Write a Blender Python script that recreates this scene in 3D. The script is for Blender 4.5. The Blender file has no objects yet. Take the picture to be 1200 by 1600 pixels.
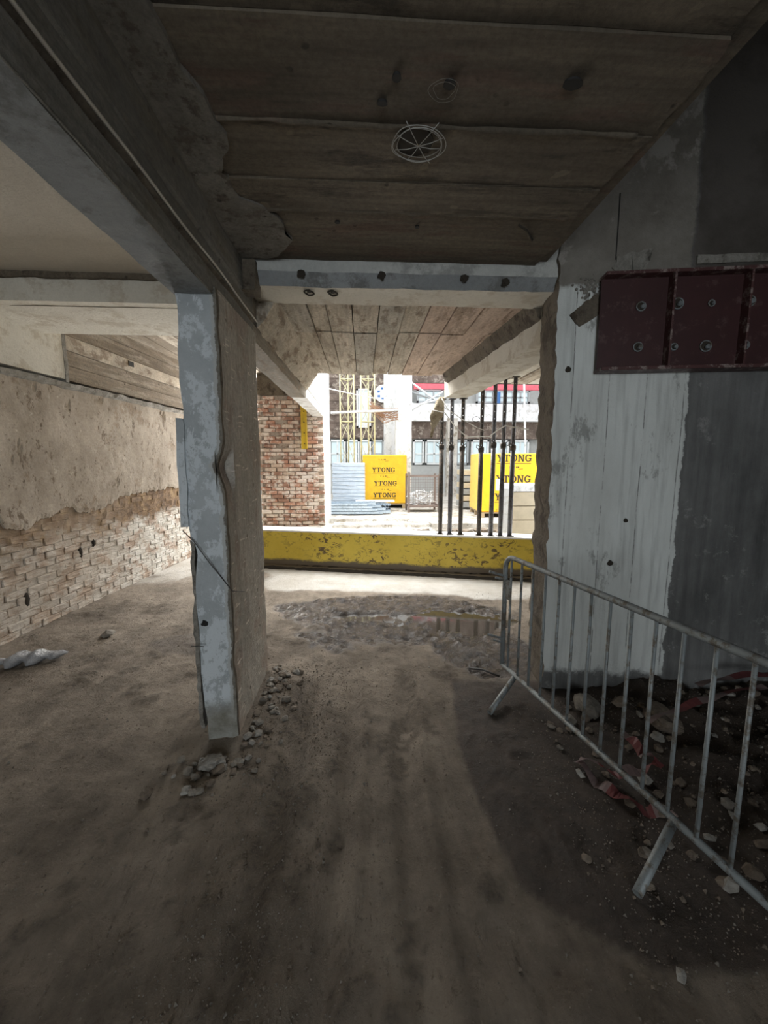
import bpy, bmesh, math, random
import numpy as np
from mathutils import Vector, Matrix, noise
random.seed(7)
SC = bpy.context.scene
COL = SC.collection

# ------------------------------------------------------------------ camera
F = 620.0; YAW = math.radians(2.95); PIT = math.radians(7.17); EYE = Vector((0, 0, 1.65))
cam = bpy.data.cameras.new('camera'); camo = bpy.data.objects.new('camera', cam); COL.objects.link(camo)
cam.sensor_fit = 'VERTICAL'; cam.sensor_height = 32.0; cam.sensor_width = 24.0
cam.lens = F / 1600 * 32.0; cam.clip_start = .02
camo.location = EYE; camo.rotation_euler = (math.pi/2 - PIT, 0, -YAW)
SC.camera = camo
_fw = Vector((math.sin(YAW)*math.cos(PIT), math.cos(YAW)*math.cos(PIT), -math.sin(PIT)))
_rt = Vector((math.cos(YAW), -math.sin(YAW), 0)); _up = _rt.cross(_fw)
def at(x, y, Y):                 # photo pixel -> point at real distance Y
    d = _fw + _rt*(x-600)/F - _up*(y-800)/F
    return EYE + d*(Y/d.y)

# ------------------------------------------------------------------ light
SC.view_settings.view_transform = 'Standard'; SC.view_settings.look = 'None'
SC.view_settings.gamma = 1; SC.view_settings.use_curve_mapping = False
SC.view_settings.exposure = 0.0
w = bpy.data.worlds.new('overcast_sky'); SC.world = w; w.use_nodes = True
bg = w.node_tree.nodes['Background']; bg.inputs[0].default_value = (.93, .97, 1, 1); bg.inputs[1].default_value = 2.4
SC.cycles.max_bounces = 10; SC.cycles.diffuse_bounces = 8; SC.cycles.glossy_bounces = 3
SC.cycles.use_denoising = True; SC.cycles.sample_clamp_indirect = 6
SC.cycles.use_fast_gi = False
def area(name, loc, rot, sx, sy, power, col, portal=False):
    l = bpy.data.lights.new(name, 'AREA'); l.shape = 'RECTANGLE'; l.size = sx; l.size_y = sy
    l.energy = power; l.color = col
    if portal: l.cycles.is_portal = True
    o = bpy.data.objects.new(name, l); COL.objects.link(o); o.location = loc; o.rotation_euler = rot
    return o
P2 = math.pi/2
# daylight coming down the courtyard well, and through the doorways of the hall behind the photographer, plus an added fill over the gap
area('courtyard_skylight', (1.0, 10.5, 9.5), (0.12, 0, 0), 11, 8, 480, (.96, .98, 1))
o_ = area('gap_fill_lamp', (.7, 7.3, 5.0), (0, 0, 0), 5.5, 2.6, 1050, (1, .985, .95)); o_.rotation_euler = (math.radians(-42), 0, 0)  # unseen fill lamp, added above the ceiling edge to brighten the interior
area('left_gateway_daylight', (-2.6, 8.9, 1.9), (P2*1.0, 0, math.pi), 1.3, 2.4, 310, (1, .985, .95)).rotation_euler = (-P2, 0, 0)
area('rear_doorway_daylight', (-.4, -5.6, 1.9), (P2, 0, 0), 2.4, 2.4, 165, (.86, .94, 1))

# ------------------------------------------------------------------ materials
def C4(c): return (c[0], c[1], c[2], 1)
class NT:
    def __init__(s, name):
        s.m = bpy.data.materials.new(name); s.m.use_nodes = True; s.t = s.m.node_tree
        s.b = s.t.nodes['Principled BSDF']; s.pos = s.n('ShaderNodeNewGeometry').outputs['Position']
    def n(s, k, **kw):
        x = s.t.nodes.new(k)
        for a, v in kw.items(): setattr(x, a, v)
        return x
    def L(s, a, b): s.t.links.new(a, b)
    def map(s, sc, off=(0, 0, 0), src=None, rz=0):
        x = s.n('ShaderNodeMapping'); x.inputs['Scale'].default_value = sc; x.inputs['Location'].default_value = off
        x.inputs['Rotation'].default_value = (0, 0, rz)
        s.L(src or s.pos, x.inputs['Vector']); return x.outputs[0]
    def noise(s, scale, detail=6, rough=.6, vec=None, dist=0):
        x = s.n('ShaderNodeTexNoise'); x.inputs['Scale'].default_value = scale; x.inputs['Detail'].default_value = detail
        x.inputs['Roughness'].default_value = rough; x.inputs['Distortion'].default_value = dist
        s.L(vec or s.pos, x.inputs['Vector']); return x.outputs['Fac']
    def ramp(s, f, stops):
        x = s.n('ShaderNodeValToRGB'); e = x.color_ramp.elements
        while len(e) < len(stops): e.new(.5)
        for i, (p, c) in enumerate(stops): e[i].position = p; e[i].color = C4(c) if isinstance(c, tuple) else (c, c, c, 1)
        s.L(f, x.inputs[0]); return x.outputs[0]
    def mix(s, f, a, b, mode='MIX'):
        x = s.n('ShaderNodeMix', data_type='RGBA', blend_type=mode)
        for i, v in ((0, f), (6, a), (7, b)):
            if isinstance(v, (int, float)): x.inputs[i].default_value = v
            elif isinstance(v, tuple): x.inputs[i].default_value = C4(v)
            else: s.L(v, x.inputs[i])
        return x.outputs[2]
    def math(s, op, a, b=0, c=0):
        x = s.n('ShaderNodeMath', operation=op)
        for i, v in enumerate((a, b, c)):
            if isinstance(v, (int, float)): x.inputs[i].default_value = v
            else: s.L(v, x.inputs[i])
        return x.outputs[0]
    def axis(s, i):
        x = s.n('ShaderNodeSeparateXYZ'); s.L(s.pos, x.inputs[0]); return x.outputs[i]
    def edge(s, v, lo, hi):
        x = s.n('ShaderNodeMapRange'); x.inputs[1].default_value = lo; x.inputs[2].default_value = hi
        s.L(v, x.inputs[0]); return x.outputs[0]
    def bump(s, h, strength=.3, dist=.01):
        x = s.n('ShaderNodeBump'); x.inputs['Strength'].default_value = strength; x.inputs['Distance'].default_value = dist
        s.L(h, x.inputs['Height']); s.L(x.outputs[0], s.b.inputs['Normal'])
    def out(s, col, rough=.85, metal=0):
        if isinstance(col, tuple): s.b.inputs['Base Color'].default_value = C4(col)
        else: s.L(col, s.b.inputs['Base Color'])
        if isinstance(rough, (int, float)): s.b.inputs['Roughness'].default_value = rough
        else: s.L(rough, s.b.inputs['Roughness'])
        s.b.inputs['Metallic'].default_value = metal
        return s.m

def concrete(name, a, b, c=None, sc=1.5, stretch=(1, 1, 1), grain=.4, streak=None, sk=.5, pits=True, rough=.88, bumpd=.012, patch=None, scratch=0):
    """a..b cloudy base, c thresholded patches, dark pits, directional streaks"""
    t = NT(name); v = t.map(stretch)
    col = t.ramp(t.noise(sc, 9, .65, v), [(.32, a), (.68, b)])
    if c: col = t.mix(t.ramp(t.noise(patch or sc*2.2, 8, .72, t.map(stretch, (5, 3, 1)), 0), [(.52, 0.), (.60, 1.)]), col, c)
    if streak: col = t.mix(sk, col, t.ramp(t.noise(6, 6, .6, t.map(streak, (3, 1, 7))), [(.3, .38), (.65, 1.)]), 'MULTIPLY')
    fine = t.noise(42, 8, .75)
    col = t.mix(grain, col, t.ramp(fine, [(.38, .25), (.6, 1.)]), 'MULTIPLY')
    h = t.math('ADD', fine, t.math('MULTIPLY', t.noise(9, 8, .7), 1.6))
    if pits:
        vo = t.n('ShaderNodeTexVoronoi'); vo.inputs['Scale'].default_value = 11; vo.inputs['Randomness'].default_value = 1
        t.L(t.mix(.12, t.pos, t.n('ShaderNodeTexNoise').outputs['Color']) if False else t.pos, vo.inputs['Vector'])
        keep = t.ramp(t.noise(2.7, 3, .5, t.map((1, 1, 1), (9, 9, 9))), [(.52, 0.), (.58, 1.)])
        p = t.math('MULTIPLY', t.ramp(t.math('ADD', vo.outputs['Distance'], t.math('MULTIPLY', t.noise(30, 4), .25)), [(.2, 1.), (.27, 0.)]), keep)
        col = t.mix(t.math('MULTIPLY', p, .75), col, (a[0]*.3, a[1]*.27, a[2]*.22))
        h = t.math('SUBTRACT', h, t.math('MULTIPLY', p, 1.2))
    if scratch:
        s1 = t.ramp(t.noise(3, 3, .5, t.map((2, 2, 14), (1, 2, 3), rz=.7)), [(.66, 0.), (.68, 1.)])
        col = t.mix(t.math('MULTIPLY', s1, scratch), col, (b[0]*1.5, b[1]*1.5, b[2]*1.5))
    t.bump(h, .8, bumpd)
    return t.out(col, rough)

def metal(name, c, rough=.5, met=.6, dirt=None, amount=.5, sc=6):
    t = NT(name); col = t.ramp(t.noise(sc, 8, .7), [(.35, tuple(k*.72 for k in c)), (.65, c)])
    if dirt: col = t.mix(t.ramp(t.noise(sc*2.5, 8, .75, t.map((1, 1, 1), (4, 4, 2))), [(.62-amount*.2, 0.), (.7-amount*.2, 1.)]), col, dirt)
    t.bump(t.noise(60, 5, .7), .25, .002)
    return t.out(col, rough, met)
def plain(name, c, rough=.7, met=0): 
    t = NT(name); return t.out(t.ramp(t.noise(9, 6, .6), [(.3, tuple(k*.82 for k in c)), (.7, c)]), rough, met)

M = {}
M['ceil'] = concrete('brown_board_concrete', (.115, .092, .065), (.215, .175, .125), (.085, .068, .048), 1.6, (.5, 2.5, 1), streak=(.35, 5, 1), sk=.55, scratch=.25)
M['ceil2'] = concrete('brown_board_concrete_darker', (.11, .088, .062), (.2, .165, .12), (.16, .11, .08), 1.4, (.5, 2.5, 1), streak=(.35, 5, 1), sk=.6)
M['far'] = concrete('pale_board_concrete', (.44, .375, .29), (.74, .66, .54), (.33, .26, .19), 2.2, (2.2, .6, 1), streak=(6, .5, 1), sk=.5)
M['farpink'] = concrete('pinkish_board_concrete', (.56, .42, .33), (.78, .62, .5), (.42, .31, .23), 2.2, (2.2, .6, 1), streak=(6, .5, 1), sk=.4)
M['beam'] = concrete('grey_beam_concrete', (.15, .14, .12), (.29, .28, .25), (.2, .18, .14), 1.7, (2, .4, 2), streak=(1, .25, 9), sk=.5)
M['beamunder'] = concrete('blue_grey_paint_worn', (.25, .265, .27), (.36, .38, .385), (.2, .205, .2), 1.6, pits=False, grain=.15, patch=4)
def pillar_paint():
    t = NT('flaking_blue_grey_paint'); x = t.axis(0); z = t.axis(2)
    col = t.ramp(t.noise(3, 9, .7), [(.35, (.30, .325, .335)), (.62, (.40, .43, .445))])
    col = t.mix(t.ramp(t.noise(6, 12, .78, t.map((1, 1, .7), (4, 2, 1))), [(.49, 0.), (.52, 1.)]), col, (.53, .57, .595))
    wob = t.math('MULTIPLY', t.math('SUBTRACT', t.noise(9, 9, .75), .5), .07)
    q = t.math('DIVIDE', t.math('SUBTRACT', z, 1.62), .085)
    g = t.math('MULTIPLY', t.math('POWER', 2.718, t.math('MULTIPLY', t.math('MULTIPLY', q, q), -1)), .05)
    e = t.math('ADD', t.math('ADD', x, wob), g)
    col = t.mix(t.edge(e, -.785, -.78), col, (.40, .41, .40))
    col = t.mix(t.edge(e, -.768, -.763), col, t.ramp(t.noise(20, 8, .7), [(.35, (.09, .08, .065)), (.65, (.22, .2, .165))]))
    col = t.mix(t.edge(t.math('ADD', z, t.math('MULTIPLY', wob, 3)), .30, .18), col, t.ramp(t.noise(8, 8, .7), [(.35, (.16, .15, .12)), (.65, (.34, .34, .31))]))
    t.bump(t.math('ADD', t.noise(40, 8, .75), t.math('MULTIPLY', t.noise(6, 12, .78, t.map((1, 1, .7), (4, 2, 1))), 2)), .6, .01)
    return t.out(col, .8)
M['pillarpaint'] = pillar_paint()
M['pillarside'] = concrete('streaked_raw_concrete', (.42, .385, .325), (.68, .63, .55), (.5, .41, .34), 1.5, (1, 1, .6), streak=(1, 9, .4), sk=.45, scratch=.5)
M['white'] = concrete('cream_white_paint', (.62, .59, .51), (.76, .73, .65), (.55, .5, .41), 1.2, pits=False, grain=.12, patch=5)
M['whitecross'] = concrete('white_painted_crossbeam', (.45, .46, .44), (.62, .62, .58), (.36, .36, .34), 1.6, (1, 2, 1), pits=True, grain=.15)
M['cream'] = concrete('cream_ceiling_paint', (.5, .46, .39), (.62, .58, .5), None, 1.0, pits=False, grain=.1)
M['raw'] = concrete('broken_raw_concrete', (.13, .105, .075), (.25, .21, .16), (.09, .07, .05), 3, (1, 1, .7), bumpd=.03)
M['smear'] = concrete('grey_mortar_smear', (.25, .235, .2), (.37, .35, .31), (.18, .165, .14), 4, bumpd=.02)
M['smear2'] = concrete('dusty_mortar_smear', (.15, .135, .11), (.27, .25, .215), (.12, .1, .075), 5, bumpd=.02)
M['far2'] = concrete('greyer_board_concrete', (.40, .36, .29), (.62, .57, .49), (.3, .25, .19), 2.2, (2.2, .6, 1), streak=(6, .5, 1), sk=.5)
M['farbeam'] = concrete('brownish_beam_concrete', (.24, .205, .16), (.46, .41, .34), (.34, .27, .2), 2, (2, .5, 2), streak=(1, .25, 9), sk=.5)
M['brownboard'] = concrete('left_brown_boards', (.2, .155, .105), (.36, .29, .21), (.42, .36, .28), 1.6, (1, .35, 2.5), streak=(1, .35, 7), sk=.55)
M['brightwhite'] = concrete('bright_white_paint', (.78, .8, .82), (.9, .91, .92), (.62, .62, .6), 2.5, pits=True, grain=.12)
M['courtconc'] = concrete('pale_yard_concrete', (.42, .39, .34), (.70, .67, .62), (.30, .26, .2), 2.0, bumpd=.02)

# right wall: white paint with its own ragged edge, raw grey elsewhere
def right_wall_mat():
    t = NT('half_painted_concrete'); x = t.axis(0); z = t.axis(2)
    wob = t.math('MULTIPLY', t.math('SUBTRACT', t.noise(5, 8, .7), .5), .10)
    st = t.noise(5, 6, .6, t.map((4, 4, .25)))
    white = t.ramp(t.noise(1.8, 8, .65, t.map((1.5, 1.5, .5))), [(.3, (.52, .535, .51)), (.66, (.70, .725, .70))])
    white = t.mix(.45, white, t.ramp(st, [(.32, .45), (.5, 1.)]), 'MULTIPLY')
    lines = t.n('ShaderNodeTexWave', wave_type='BANDS', bands_direction='X'); lines.inputs['Scale'].default_value = 1.35
    lines.inputs['Distortion'].default_value = .15; lines.inputs['Detail'].default_value = 3
    t.L(t.pos, lines.inputs['Vector'])
    seam = t.math('MULTIPLY', t.ramp(lines.outputs['Fac'], [(.0, 1.), (.004, 0.)]), t.ramp(t.noise(6, 5, .7), [(.42, 0.), (.55, 1.)]))
    white = t.mix(t.math('MULTIPLY', seam, .8), white, (.1, .1, .09))
    white = t.mix(t.ramp(t.noise(4, 8, .75, t.map((1, 1, .45), (8, 1, 2))), [(.585, 0.), (.64, .7)]), white, (.2, .2, .185))
    grey = t.ramp(t.noise(2.2, 9, .7, t.map((1, 1, .5))), [(.32, (.085, .085, .082)), (.68, (.20, .20, .195))])
    grey = t.mix(.6, grey, t.ramp(st, [(.3, .4), (.62, 1.)]), 'MULTIPLY')
    grey = t.mix(t.ramp(t.noise(5, 8, .75, t.map((1, 1, 1), (2, 7, 2))), [(.58, 0.), (.65, .5)]), grey, (.34, .335, .32))
    m1 = t.edge(t.math('ADD', x, wob), 2.125, 2.118)
    m2 = t.edge(t.math('ADD', z, t.math('MULTIPLY', wob, 2)), 2.80, 2.78)
    m3 = t.edge(t.math('ADD', z, t.math('MULTIPLY', wob, 2.5)), .13, .17)
    m = t.math('MULTIPLY', t.math('MULTIPLY', m1, m2), m3)
    col = t.mix(m, grey, white)
    # raw mid-brown concrete above, with patches of old paint
    up = t.edge(t.math('ADD', z, wob), 2.76, 2.80)
    raw = t.ramp(t.noise(3, 9, .7), [(.3, (.13, .115, .095)), (.7, (.25, .235, .205))])
    raw = t.mix(t.ramp(t.noise(2.2, 6, .7, t.map((1, 1, 1), (3, 3, 3))), [(.52, 0.), (.56, .8)]), raw, (.31, .29, .26))
    inside = t.edge(t.math('ADD', x, wob), 2.08, 2.06)
    col = t.mix(t.math('MULTIPLY', up, inside), col, raw)
    dark = t.math('MULTIPLY', up, t.edge(t.math('ADD', x, wob), 2.06, 2.09))  # unlit part of the upper wall, put in as darker colour
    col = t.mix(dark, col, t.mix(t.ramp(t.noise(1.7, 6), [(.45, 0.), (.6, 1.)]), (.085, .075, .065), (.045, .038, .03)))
    t.bump(t.math('ADD', t.noise(40, 8, .7), t.math('MULTIPLY', t.noise(6, 6, .7), 2)), .5, .012)
    return t.out(col, .85)
M['rightwall'] = right_wall_mat()

def plaster_mat():
    t = NT('aged_beige_plaster')
    col = t.ramp(t.noise(1.1, 9, .65), [(.35, (.32, .268, .21)), (.65, (.52, .455, .38))])
    col = t.mix(t.ramp(t.noise(2.6, 9, .78, t.map((1, 1, .8), (3, 3, 3))), [(.565, 0.), (.60, .6)]), col, (.25, .175, .11))
    col = t.mix(t.ramp(t.noise(7, 9, .8, t.map((1, 1, .55), (9, 3, 3))), [(.575, 0.), (.60, .9)]), col, (.16, .115, .075))
    col = t.mix(t.ramp(t.noise(5, 9, .8, t.map((1, 1, 1), (1, 8, 3))), [(.61, 0.), (.64, .8)]), col, (.7, .64, .55))
    col = t.mix(t.ramp(t.noise(14, 8, .75, t.map((1, 1, .7), (7, 1, 5))), [(.60, 0.), (.63, .85)]), col, (.13, .09, .06))
    col = t.mix(.3, col, t.ramp(t.noise(40, 6, .7), [(.38, .4), (.6, 1.)]), 'MULTIPLY')
    h = t.math('SUBTRACT', t.math('MULTIPLY', t.noise(7, 9, .8, t.map((1, 1, .55), (9, 3, 3))), -3), t.noise(30, 6, .7))
    t.bump(h, .3, .012)
    return t.out(col, .9)
M['plaster'] = plaster_mat()
def whitewash_brick():
    t = NT('whitewashed_brick'); z = t.axis(2)
    col = t.ramp(t.noise(6, 9, .75), [(.3, (.48, .43, .36)), (.55, (.78, .76, .71)), (.75, (.85, .84, .8))])
    col = t.mix(t.ramp(t.noise(3.5, 9, .75, t.map((1, 1, 1.4), (6, 3, 1))), [(.50, 0.), (.57, .8)]), col, (.42, .29, .21))
    col = t.mix(t.ramp(t.noise(11, 9, .75, t.map((1, 1, 2), (2, 3, 1))), [(.56, 0.), (.60, .8)]), col, (.2, .14, .1))
    brown = t.ramp(t.noise(7, 9, .75), [(.38, (.10, .06, .035)), (.54, (.27, .17, .09)), (.66, (.50, .36, .19))])
    m = t.edge(t.math('ADD', z, t.math('MULTIPLY', t.noise(3.5, 8, .7), .5)), 1.06, 1.17)
    col = t.mix(m, col, brown)
    y = t.axis(1)
    col = t.mix(t.math('MULTIPLY', t.edge(t.math('ADD', y, t.noise(2, 6)), 6.4, 5.2), .55), col, t.ramp(t.noise(8, 8, .7), [(.3, (.28, .19, .12)), (.7, (.55, .46, .36))]))
    t.bump(t.noise(24, 9, .8), .9, .02)
    return t.out(col, .9)
M['wwbrick'] = whitewash_brick()
def brick(name, a, b, ww):
    t = NT(name); col = t.ramp(t.noise(9, 8, .7), [(.3, a), (.7, b)])
    col = t.mix(t.ramp(t.noise(4.5, 9, .78, t.map((1, 1, 1), (2, 2, 5))), [(ww, 0.), (ww+.06, .85)]), col, (.78, .71, .64))
    t.bump(t.noise(50, 7, .7), .6, .006); return t.out(col, .9)
M['brick'] = [brick('red_brick', (.36, .17, .11), (.56, .31, .22), .47), brick('dark_brick', (.25, .13, .09), (.42, .25, .18), .5),
              brick('orange_brick', (.46, .23, .15), (.64, .38, .28), .46), brick('buff_brick', (.5, .36, .27), (.68, .54, .43), .48)]
M['mortar'] = concrete('pale_mortar', (.5, .42, .34), (.68, .6, .52), (.33, .22, .16), 5)
def yellow_beam():
    t = NT('chipped_yellow_steel_paint'); z = t.axis(2)
    col = t.ramp(t.noise(1.8, 7, .6), [(.3, (.58, .42, .04)), (.7, (.74, .57, .08))])
    cl = t.ramp(t.noise(1.6, 3, .5, t.map((1, 1, 1), (5, 1, 1))), [(.36, 0.), (.5, 1.)])
    chips = t.ramp(t.noise(13, 5, .72, t.map((.75, .75, 1.1), (1, 1, 1), rz=.4), 1.2), [(.548, 0.), (.568, 1.)])
    col = t.mix(t.math('MULTIPLY', chips, cl), col, (.13, .085, .03))
    mud = t.edge(t.math('ADD', z, t.math('MULTIPLY', t.noise(2.2, 8, .7), .16)), .235, .2)
    col = t.mix(mud, col, (.13, .1, .065))
    return t.out(col, .55)
M['ybeam'] = yellow_beam()
M['ysteel'] = metal('yellow_steel', (.78, .55, .03), .5, 0)
M['yedge'] = plain('lit_white_flange', (.85, .83, .78))  # daylight on the yellow beam's top flange, given as white colour
M['girder'] = metal('oxblood_primer', (.05, .0155, .0155), .5, .1, (.08, .042, .04), .3, 4)
M['girderedge'] = metal('scuffed_oxblood_edge', (.08, .03, .028), .5, .1, (.25, .2, .18), .5, 8)
M['zinc'] = metal('galvanised_steel', (.25, .275, .28), .6, .3, (.12, .105, .085), .6, 7)
M['prop'] = metal('dark_prop_steel', (.075, .065, .055), .55, .5, (.16, .12, .09), .5, 9)
M['propgrey'] = metal('grey_prop_steel', (.16, .16, .17), .45, .6, (.08, .06, .05), .5, 9)
M['black'] = plain('black', (.012, .011, .01), .8)
M['dark'] = plain('dark_stain', (.035, .028, .02), .95)
M['cable'] = plain('pale_cable', (.62, .58, .52), .6)
M['wire'] = plain('dark_wire', (.06, .055, .05), .5)
M['chalk'] = plain('white_wire', (.4, .39, .36), .7)
M['rope'] = plain('pale_rope', (.8, .78, .72), .9)
M['rustrod'] = metal('rusty_rods', (.42, .22, .12), .8, .1, (.62, .46, .34), .5, 30)
M['cloth'] = concrete('beige_sackcloth', (.42, .34, .22), (.62, .54, .4), (.3, .23, .14), 5, pits=False, bumpd=.01)
M['mast'] = metal('pale_yellow_mast', (.82, .77, .48), .5, 0)
M['ytong'] = plain('yellow_wrapping', (.88, .50, .012), .45)
M['ytongside'] = plain('yellow_wrapping_pale', (.88, .58, .10), .4)
M['ink'] = plain('black_print', (.03, .025, .015), .6)
M['wood'] = plain('pallet_wood', (.4, .3, .18), .9)
M['foil'] = plain('translucent_bluish_wrap', (.55, .63, .72), .3)
M['steelblue'] = metal('bluish_galvanised_profiles', (.55, .64, .72), .35, .5, (.3, .37, .45), .5, 9)
M['cage'] = metal('brownish_cage_steel', (.22, .17, .15), .6, .3)
M['block'] = plain('pale_beige_block', (.62, .54, .4), .9)
M['winframe'] = plain('white_window_frame', (.72, .74, .74), .6)
M['greyframe'] = plain('grey_frame', (.36, .38, .39), .6)
M['pane'] = NT('window_pane').out((.62, .74, .78), .12)
M['facade'] = concrete('dark_brown_brickwork_far', (.10, .07, .055), (.26, .2, .165), (.42, .36, .3), 2.5, bumpd=.04)
M['facadegrey'] = plain('grey_facade_panel', (.42, .43, .42), .8)
M['pink'] = metal('pinkish_red_steel', (.75, .13, .17), .5, 0)
M['redtape'] = plain('red_tape', (.27, .085, .085), .45)
M['whitetape'] = plain('white_tape', (.36, .27, .26), .45)
M['stone'] = [concrete('grey_rubble', (.16, .14, .115), (.33, .3, .255), None, 9, pits=False), concrete('brown_rubble', (.13, .1, .075), (.26, .21, .16), None, 9, pits=False),
              concrete('pale_rubble', (.24, .22, .19), (.44, .42, .38), None, 9, pits=False)]
t = NT('muddy_puddle_water'); t.bump(t.noise(14, 4, .6), .08, .004); t.b.inputs['IOR'].default_value = 1.75; M['water'] = t.out((.045, .038, .03), .03)
t = NT('crumpled_clear_film'); t.bump(t.noise(28, 6, .7), 1, .02)
t.b.inputs['Transmission Weight'].default_value = .35; M['film'] = t.out((.42, .43, .45), .15)

def floor_mat():
    t = NT('trodden_dirt_floor')
    a = t.n('ShaderNodeVertexColor', layer_name='mask'); sp = t.n('ShaderNodeSeparateColor'); t.L(a.outputs[0], sp.inputs[0])
    wet, pale, mud = sp.outputs[0], sp.outputs[1], sp.outputs[2]
    col = t.ramp(t.noise(1.3, 10, .68), [(.36, (.145, .115, .085)), (.64, (.39, .325, .255))])
    col = t.mix(.5, col, t.ramp(t.noise(4, 8, .7, t.map((2.2, .5, 1), rz=-.06)), [(.35, .55), (.62, 1.)]), 'MULTIPLY')
    col = t.mix(t.ramp(t.noise(38, 7, .75), [(.6, 0.), (.68, .6)]), col, (.36, .31, .25))
    col = t.mix(t.ramp(t.noise(24, 7, .75, t.map((1, 1, 1), (5, 5, 5))), [(.58, 0.), (.66, .65)]), col, (.1, .072, .05))
    palec = t.ramp(t.noise(2.4, 9, .7), [(.3, (.46, .42, .36)), (.7, (.66, .64, .6))])
    col = t.mix(t.math('MULTIPLY', a.outputs[1], .75), col, t.ramp(t.noise(30, 8, .8), [(.4, (.045, .034, .025)), (.6, (.17, .135, .1))]))
    col = t.mix(pale, col, palec)
    col = t.mix(mud, col, t.ramp(t.noise(9, 9, .75), [(.4, (.035, .026, .02)), (.6, (.15, .118, .092))]))
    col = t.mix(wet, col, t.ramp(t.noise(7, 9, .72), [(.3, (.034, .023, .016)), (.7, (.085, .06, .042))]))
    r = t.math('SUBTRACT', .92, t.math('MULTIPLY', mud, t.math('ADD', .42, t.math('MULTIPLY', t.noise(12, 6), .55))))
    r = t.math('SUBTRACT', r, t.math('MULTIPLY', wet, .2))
    h = t.math('ADD', t.math('MULTIPLY', t.noise(16, 10, .75), 2.2), t.noise(70, 5, .75))
    t.bump(h, .9, .02)
    return t.out(col, r)
M['floor'] = floor_mat()

# ------------------------------------------------------------------ helpers
def link(o, parent=None):
    COL.objects.link(o)
    if parent: o.parent = parent; o.matrix_parent_inverse = Matrix.Identity(4)
    return o
def tag(o, label=None, cat=None, group=None, kind=None):
    for k, v in (('label', label), ('category', cat), ('group', group), ('kind', kind)):
        if v: o[k] = v
    return o
def empty(name, loc=(0, 0, 0), rz=0):
    o = bpy.data.objects.new(name, None); o.location = loc; o.rotation_euler = (0, 0, rz); o.empty_display_size = .1
    return link(o)
def obj(name, bm, mats, parent=None, smooth=False):
    me = bpy.data.meshes.new(name)
    if isinstance(bm, bmesh.types.BMesh):
        bmesh.ops.recalc_face_normals(bm, faces=bm.faces); bm.to_mesh(me); bm.free()
    else: me.from_pydata(*bm); me.update()
    for m in (mats if isinstance(mats, list) else [mats]): me.materials.append(m)
    if smooth: me.polygons.foreach_set('use_smooth', [True]*len(me.polygons))
    return link(bpy.data.objects.new(name, me), parent)
def inst(name, me, parent=None, loc=(0, 0, 0), rot=(0, 0, 0), sc=(1, 1, 1)):
    o = bpy.data.objects.new(name, me); o.location = loc; o.rotation_euler = rot; o.scale = sc
    return link(o, parent)
def box(bm, x0, x1, y0, y1, z0, z1, mi=0, bevel=0):
    vs = [bm.verts.new((x, y, z)) for x in (x0, x1) for y in (y0, y1) for z in (z0, z1)]
    fs = [bm.faces.new([vs[i] for i in q]) for q in ((0, 1, 3, 2), (4, 6, 7, 5), (0, 4, 5, 1), (2, 3, 7, 6), (0, 2, 6, 4), (1, 5, 7, 3))]
    for f in fs: f.material_index = mi
    if bevel: bmesh.ops.bevel(bm, geom=list({e for f in fs for e in f.edges}), offset=bevel, segments=1, affect='EDGES')
    return vs
def boxo(name, b, m, parent=None, bevel=0):
    bm = bmesh.new(); box(bm, *b, bevel=bevel); return obj(name, bm, m, parent)
def tube(bm, pts, r, seg=8, mi=0, closed=False):
    pts = [Vector(p) for p in pts]; n = len(pts); rings = []
    prev = None
    for i, p in enumerate(pts):
        if closed: d = pts[(i+1) % n] - pts[i-1]
        else: d = pts[min(i+1, n-1)] - pts[max(i-1, 0)]
        d.normalize()
        if prev is None: a = d.orthogonal().normalized()
        else: a = (prev - d*prev.dot(d)).normalized()
        prev = a; b = d.cross(a); rr = r[i] if isinstance(r, (list, tuple)) else r
        rings.append([bm.verts.new(p + (a*math.cos(k*2*math.pi/seg) + b*math.sin(k*2*math.pi/seg))*rr) for k in range(seg)])
    for i in range(n if closed else n-1):
        A, B = rings[i], rings[(i+1) % n]
        for k in range(seg):
            f = bm.faces.new((A[k], A[(k+1) % seg], B[(k+1) % seg], B[k])); f.smooth = True; f.material_index = mi
    if not closed:
        for R in (rings[0], rings[-1]): bm.faces.new(R).material_index = mi
def tubeo(name, pts, r, m, parent=None, seg=8, closed=False):
    bm = bmesh.new(); tube(bm, pts, r, seg, closed=closed); return obj(name, bm, m, parent)
def sag(a, b, d, n=12, wob=0):
    a, b = Vector(a), Vector(b)
    return [a.lerp(b, i/n) + Vector((random.uniform(-wob, wob), random.uniform(-wob, wob), -d*4*(i/n)*(1-i/n) + random.uniform(-wob, wob))) for i in range(n+1)]
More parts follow.
